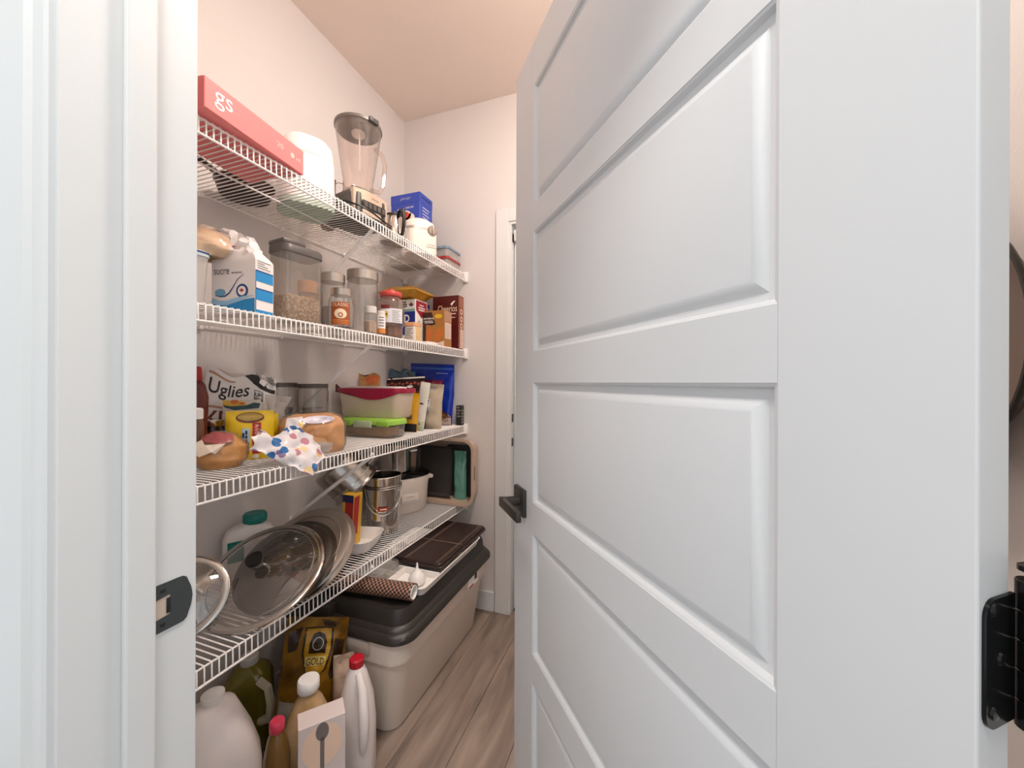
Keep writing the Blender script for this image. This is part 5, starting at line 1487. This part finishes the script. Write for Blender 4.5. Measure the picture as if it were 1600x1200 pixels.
# rolled woven mat
t = thing('woven_mat', 'rolled brown woven placemat at the near end of the tote lid', 'mat', (-0.960, 1.165, LZ + 0.036), 6)
path = []
for k in range(41):
    a = R(-100 + 470 * k / 40)
    r_ = 0.034 - 0.006 * k / 40
    path.append((r_ * math.cos(a), r_ * 0.9 * math.sin(a)))
V, Fc = [], []
NX = 30
for i in range(NX + 1):
    x = -0.19 + 0.36 * i / NX
    for q, (yy, zz) in enumerate(path):
        V.append((x, yy, zz))
np_ = len(path)
for i in range(NX):
    for q in range(np_ - 1):
        Fc.append((i * np_ + q, (i + 1) * np_ + q, (i + 1) * np_ + q + 1, i * np_ + q + 1))
mo = part('mat', (V, Fc), weave('brown_weave'), t, smooth=60)
uvl = mo.data.uv_layers.new(name='UVMap')
for lp in mo.data.loops:
    vi = lp.vertex_index
    uvl.data[lp.index].uv = ((vi // np_) / NX * 1.5, (vi % np_) / np_ * 1.0)
sm = mo.modifiers.new('thickness', 'SOLIDIFY')
sm.thickness = 0.002
part('paper_core', xf(lathe([(0.024, 0), (0.024, 0.34), (0.022, 0.34), (0.022, 0.0)], 24), Matrix.Translation((-0.168, 0, 0)) @ Matrix.Rotation(R(90), 4, 'Y')), PAPER, t)

# ================================================================ FLOOR, NEAR END
def handle_jug(t, w, d, h, body, cap, capc, capr=0.02, hs=0.55):
    part('body', rloft([(w * 0.9, d * 0.9, 0.03, 0), (w, d, 0.034, 0.012), (w, d, 0.036, h * 0.5), (w * 0.92, d * 0.92, 0.036, h * 0.62), (w * 0.6, d * 0.66, 0.03, h * 0.84), (capr * 2.0, capr * 2.0, capr * 0.95, h - 0.026)], 7), body, t)
    part('cap', mv(lathe([(capr + 0.002, 0), (capr + 0.004, 0.004), (capr + 0.004, 0.022), (capr, 0.026), (0.002, 0.0265)], 24), 0, 0, h - 0.026), cap, t)


t = thing('plastic_jug', 'white plastic jug with a red cap and moulded handle beside the tote', 'jug', (-0.872, 0.988, 0.0005), 30)
part('body', rloft([(0.105, 0.085, 0.03, 0), (0.115, 0.094, 0.034, 0.012), (0.115, 0.094, 0.036, 0.16), (0.100, 0.086, 0.036, 0.24), (0.062, 0.06, 0.029, 0.315), (0.040, 0.040, 0.0195, 0.338)], 7), M('jug_milk', 'E3DCDA', 0.35), t)
part('cap', mv(lathe([(0.021, 0), (0.0225, 0.003), (0.0225, 0.022), (0.019, 0.026), (0.002, 0.0265)], 24), 0, 0, 0.338), M('cap_crimson', 'B4142A', 0.35), t)
part('handle', tube([(0.010, -0.020, 0.325), (0.026, -0.046, 0.290), (0.034, -0.064, 0.22), (0.034, -0.066, 0.15), (0.028, -0.046, 0.10)], [0.011, 0.014, 0.0155, 0.0145, 0.010], 10), M('jug_milk', ''), t)

t = thing('oil_jug', 'jug of olive-green cooking oil with a pale handle under the lowest shelf', 'jug', (-1.284, 0.940, 0.0005), 40)
part('body', rloft([(0.12, 0.10, 0.03, 0), (0.138, 0.118, 0.034, 0.012), (0.138, 0.118, 0.036, 0.215), (0.115, 0.10, 0.036, 0.252), (0.055, 0.055, 0.027, 0.278)], 7), M('oil_olive', '5E5512', 0.12, coat=0.5, var=(7, '8A7E1C', 0.5)), t)
part('cap', mv(lathe([(0.026, 0), (0.028, 0.004), (0.028, 0.024), (0.024, 0.028), (0.002, 0.029)], 24), 0, 0, 0.278), M('cap_pale', 'D8D4CE', 0.4), t)
part('handle', tube([(0.040, -0.050, 0.240), (0.070, -0.074, 0.228), (0.080, -0.082, 0.18), (0.076, -0.080, 0.13), (0.045, -0.054, 0.11)], 0.0135, 6), M('handle_ivory', 'CFC7AE', 0.4), t)

b = Bag(0.190, 0.455, 0.085, amp=0.006, seed=51, topcut=lambda u: -0.010 * u)
t = thing('oil_pouch', 'dark gold stand-up pouch marked GOLD between the oil jug and the tote', 'pouch', (-1.078, 0.962, 0.0005), 42, ry=7)
part('body', b.geom(18, 26), M('pouch_gold', '4A3208', 0.25, 0.3, var=(9, 'A07418', 0.3)), t)
cart = [(-0.034, 0.425), (0.046, 0.425), (0.050, 0.36), (0.036, 0.295), (0.008, 0.270), (-0.020, 0.292), (-0.036, 0.35)]
b.pr(poly2([(x * 1.08, z) for x, z in cart]), M('pouch_dark', '2B1B0A', 0.3), t, 'print')
up = lambda x, z: tuple(Vector(b.f(x, z)) + Vector((0, -0.0012, 0)))
up2 = lambda x, z: tuple(Vector(b.f(x, z)) + Vector((0, -0.0024, 0)))
up3 = lambda x, z: tuple(Vector(b.f(x, z)) + Vector((0, -0.0036, 0)))
prt(onface(poly2([(0.006 + (x - 0.006) * 0.92, 0.348 + (z - 0.348) * 0.94) for x, z in cart]), up, True), M('pouch_bright', 'B58A1C', 0.3), t, 'print')
prt(onface(poly2([(-0.018, 0.348), (0.032, 0.348), (0.034, 0.382), (0.024, 0.404), (0.006, 0.410), (-0.010, 0.404), (-0.019, 0.382)]), up2, True), M('pouch_dark', ''), t, 'print')
prt(onface(disc2(0.007, 0.378, 0.017, 0.019, 22, 0.84), up3, True), M('ring_grey', 'B9B0A2', 0.4), t, 'print')
prt(onface(rect2(-0.026, 0.036, 0.314, 0.340), up2, True), M('gold_pale', 'D8C06A', 0.35), t, 'print')
prt(onface(text2('GOLD', 0.028, 0.005, 0.317, w=0.054), up3, True), PRINTK, t)
b.pr(poly2([(-0.085, 0.02), (-0.085, 0.21), (0.02, 0.195), (0.05, 0.02)]), M('pouch_silver', 'B6B6AE', 0.3, 0.3), t, 'print')
b.pr(poly2([(0.01, 0.448), (0.06, 0.440), (0.055, 0.425), (0.02, 0.428)]), M('pouch_dark', ''), t, 'grip_hole')
b.pr(poly2([(-0.085, 0.41), (-0.045, 0.425), (-0.055, 0.36), (-0.08, 0.35)]), M('pouch_dark', ''), t, 'print')
b.pr(poly2([(0.058, 0.39), (0.088, 0.38), (0.085, 0.30), (0.06, 0.26), (0.05, 0.28)]), M('pouch_dark', ''), t, 'print')

t = thing('oil_bottle', 'clear amber bottle with a big white cap in front of the gold pouch', 'bottle', (-0.955, 0.880, 0.0005), 45)
part('body', lathe([(0.052, 0), (0.060, 0.005), (0.064, 0.05), (0.064, 0.19), (0.059, 0.238), (0.038, 0.290), (0.022, 0.315), (0.022, 0.327)], 36), M('bottle_amber', 'A8834C', 0.12, var=(10, 'CDB088', 0.5), coat=0.5, bump=(30, 0.004)), t)
part('cap', lathe([(0.027, 0.319), (0.030, 0.323), (0.030, 0.349), (0.027, 0.354), (0.002, 0.353)], 30), WHITEP, t)
b = Bag(0.065, 0.33, 0.05, amp=0.008, seed=53, fr=24)
t = thing('plastic_bag', 'crumpled pinkish tan bag between the gold pouch and red-capped jug', 'bag', (-0.958, 1.025, 0.0005), 40)
part('body', b.geom(), M('bag_pink_tan', 'B79C88', 0.35, bump=(35, 0.006), var=(14, 'D0BAA8', 0.5)), t)

t = thing('white_jug', 'wide white plastic jug at the near end, partly behind the door jamb', 'jug', (-1.085, 0.695, 0.0005), 57)
part('body', rloft([(0.20, 0.14, 0.04, 0), (0.215, 0.155, 0.045, 0.015), (0.215, 0.155, 0.045, 0.21), (0.175, 0.13, 0.05, 0.285), (0.10, 0.085, 0.042, 0.380), (0.05, 0.05, 0.024, 0.395)], 7), M('jug_milk', ''), t)
part('cap', mv(lathe([(0.024, 0), (0.026, 0.003), (0.026, 0.018), (0.022, 0.021), (0.002, 0.0215)], 24), 0, 0, 0.395), WHITEP, t)
t = thing('small_bottle', 'bottle with a pink-red cap in front of the white jug on the floor', 'bottle', (-0.912, 0.742, 0.0005), 45)
part('body', lathe([(0.026, 0), (0.031, 0.004), (0.031, 0.26), (0.022, 0.31), (0.014, 0.33)], 28), M('bottle_brown', '6B4E22', 0.2), t)
part('cap', lathe([(0.016, 0.328), (0.018, 0.331), (0.018, 0.352), (0.015, 0.356), (0.002, 0.3565)], 24), M('cap_rose', 'C93A54', 0.4), t)
w, d, h = 0.115, 0.06, 0.328
t = thing('food_box', 'white box with a round bowl and spoon picture at the front', 'box', (-0.845, 0.822, 0.0005), 50)
carton(t, w, d, h, M('box_mauve', 'D8CBC8', 0.5))
F = ffront(-d / 2)
prt(onface(disc2(0.0, 0.265, 0.05, 0.058, 30), F), M('bowl_peach', 'EBCDB8', 0.5), t, 'print')
prt(onface(disc2(0.0, 0.302, 0.016, 0.024, 20), lambda x, z: (x, -d / 2 - 2 * E_, z)), M('spoon_grey', '8D8786', 0.3, 0.5), t, 'print')
prt(onface(rect2(-0.005, 0.005, 0.20, 0.285), lambda x, z: (x, -d / 2 - 2 * E_, z)), M('spoon_grey', ''), t, 'print')

# ================================================================ ROUND PAN ON THE RIGHT WALL
t = thing('hanging_pan', 'round steel pan with a dark rim hanging on the right wall behind the door', 'pan', (0, 0, 0))
t.matrix_world = Matrix.Translation((XR - 0.002, 0.794, 1.303)) @ Matrix.Rotation(R(-90), 4, 'Y')
part('pan', lathe([(0.140, 0.002), (0.152, 0.006), (0.180, 0.036), (0.188, 0.040), (0.190, 0.040), (0.190, 0.037), (0.182, 0.032), (0.153, 0.002), (0.14, 0.0)], 56, True, True), M('pan_warm_steel', '75645A', 0.45, 0.5), t)
part('rim', tube([(0.189 * math.cos(2 * math.pi * k / 56), 0.189 * math.sin(2 * math.pi * k / 56), 0.040) for k in range(56)], 0.0035, 6, True), M('rim_dark', '2A2420', 0.35, 0.5), t)
part('hook_loop', tube([(0.185, -0.02, 0.035), (0.215, -0.015, 0.022), (0.225, 0.0, 0.015), (0.215, 0.015, 0.022), (0.185, 0.02, 0.035)], 0.004, 6), M('rim_dark', ''), t)
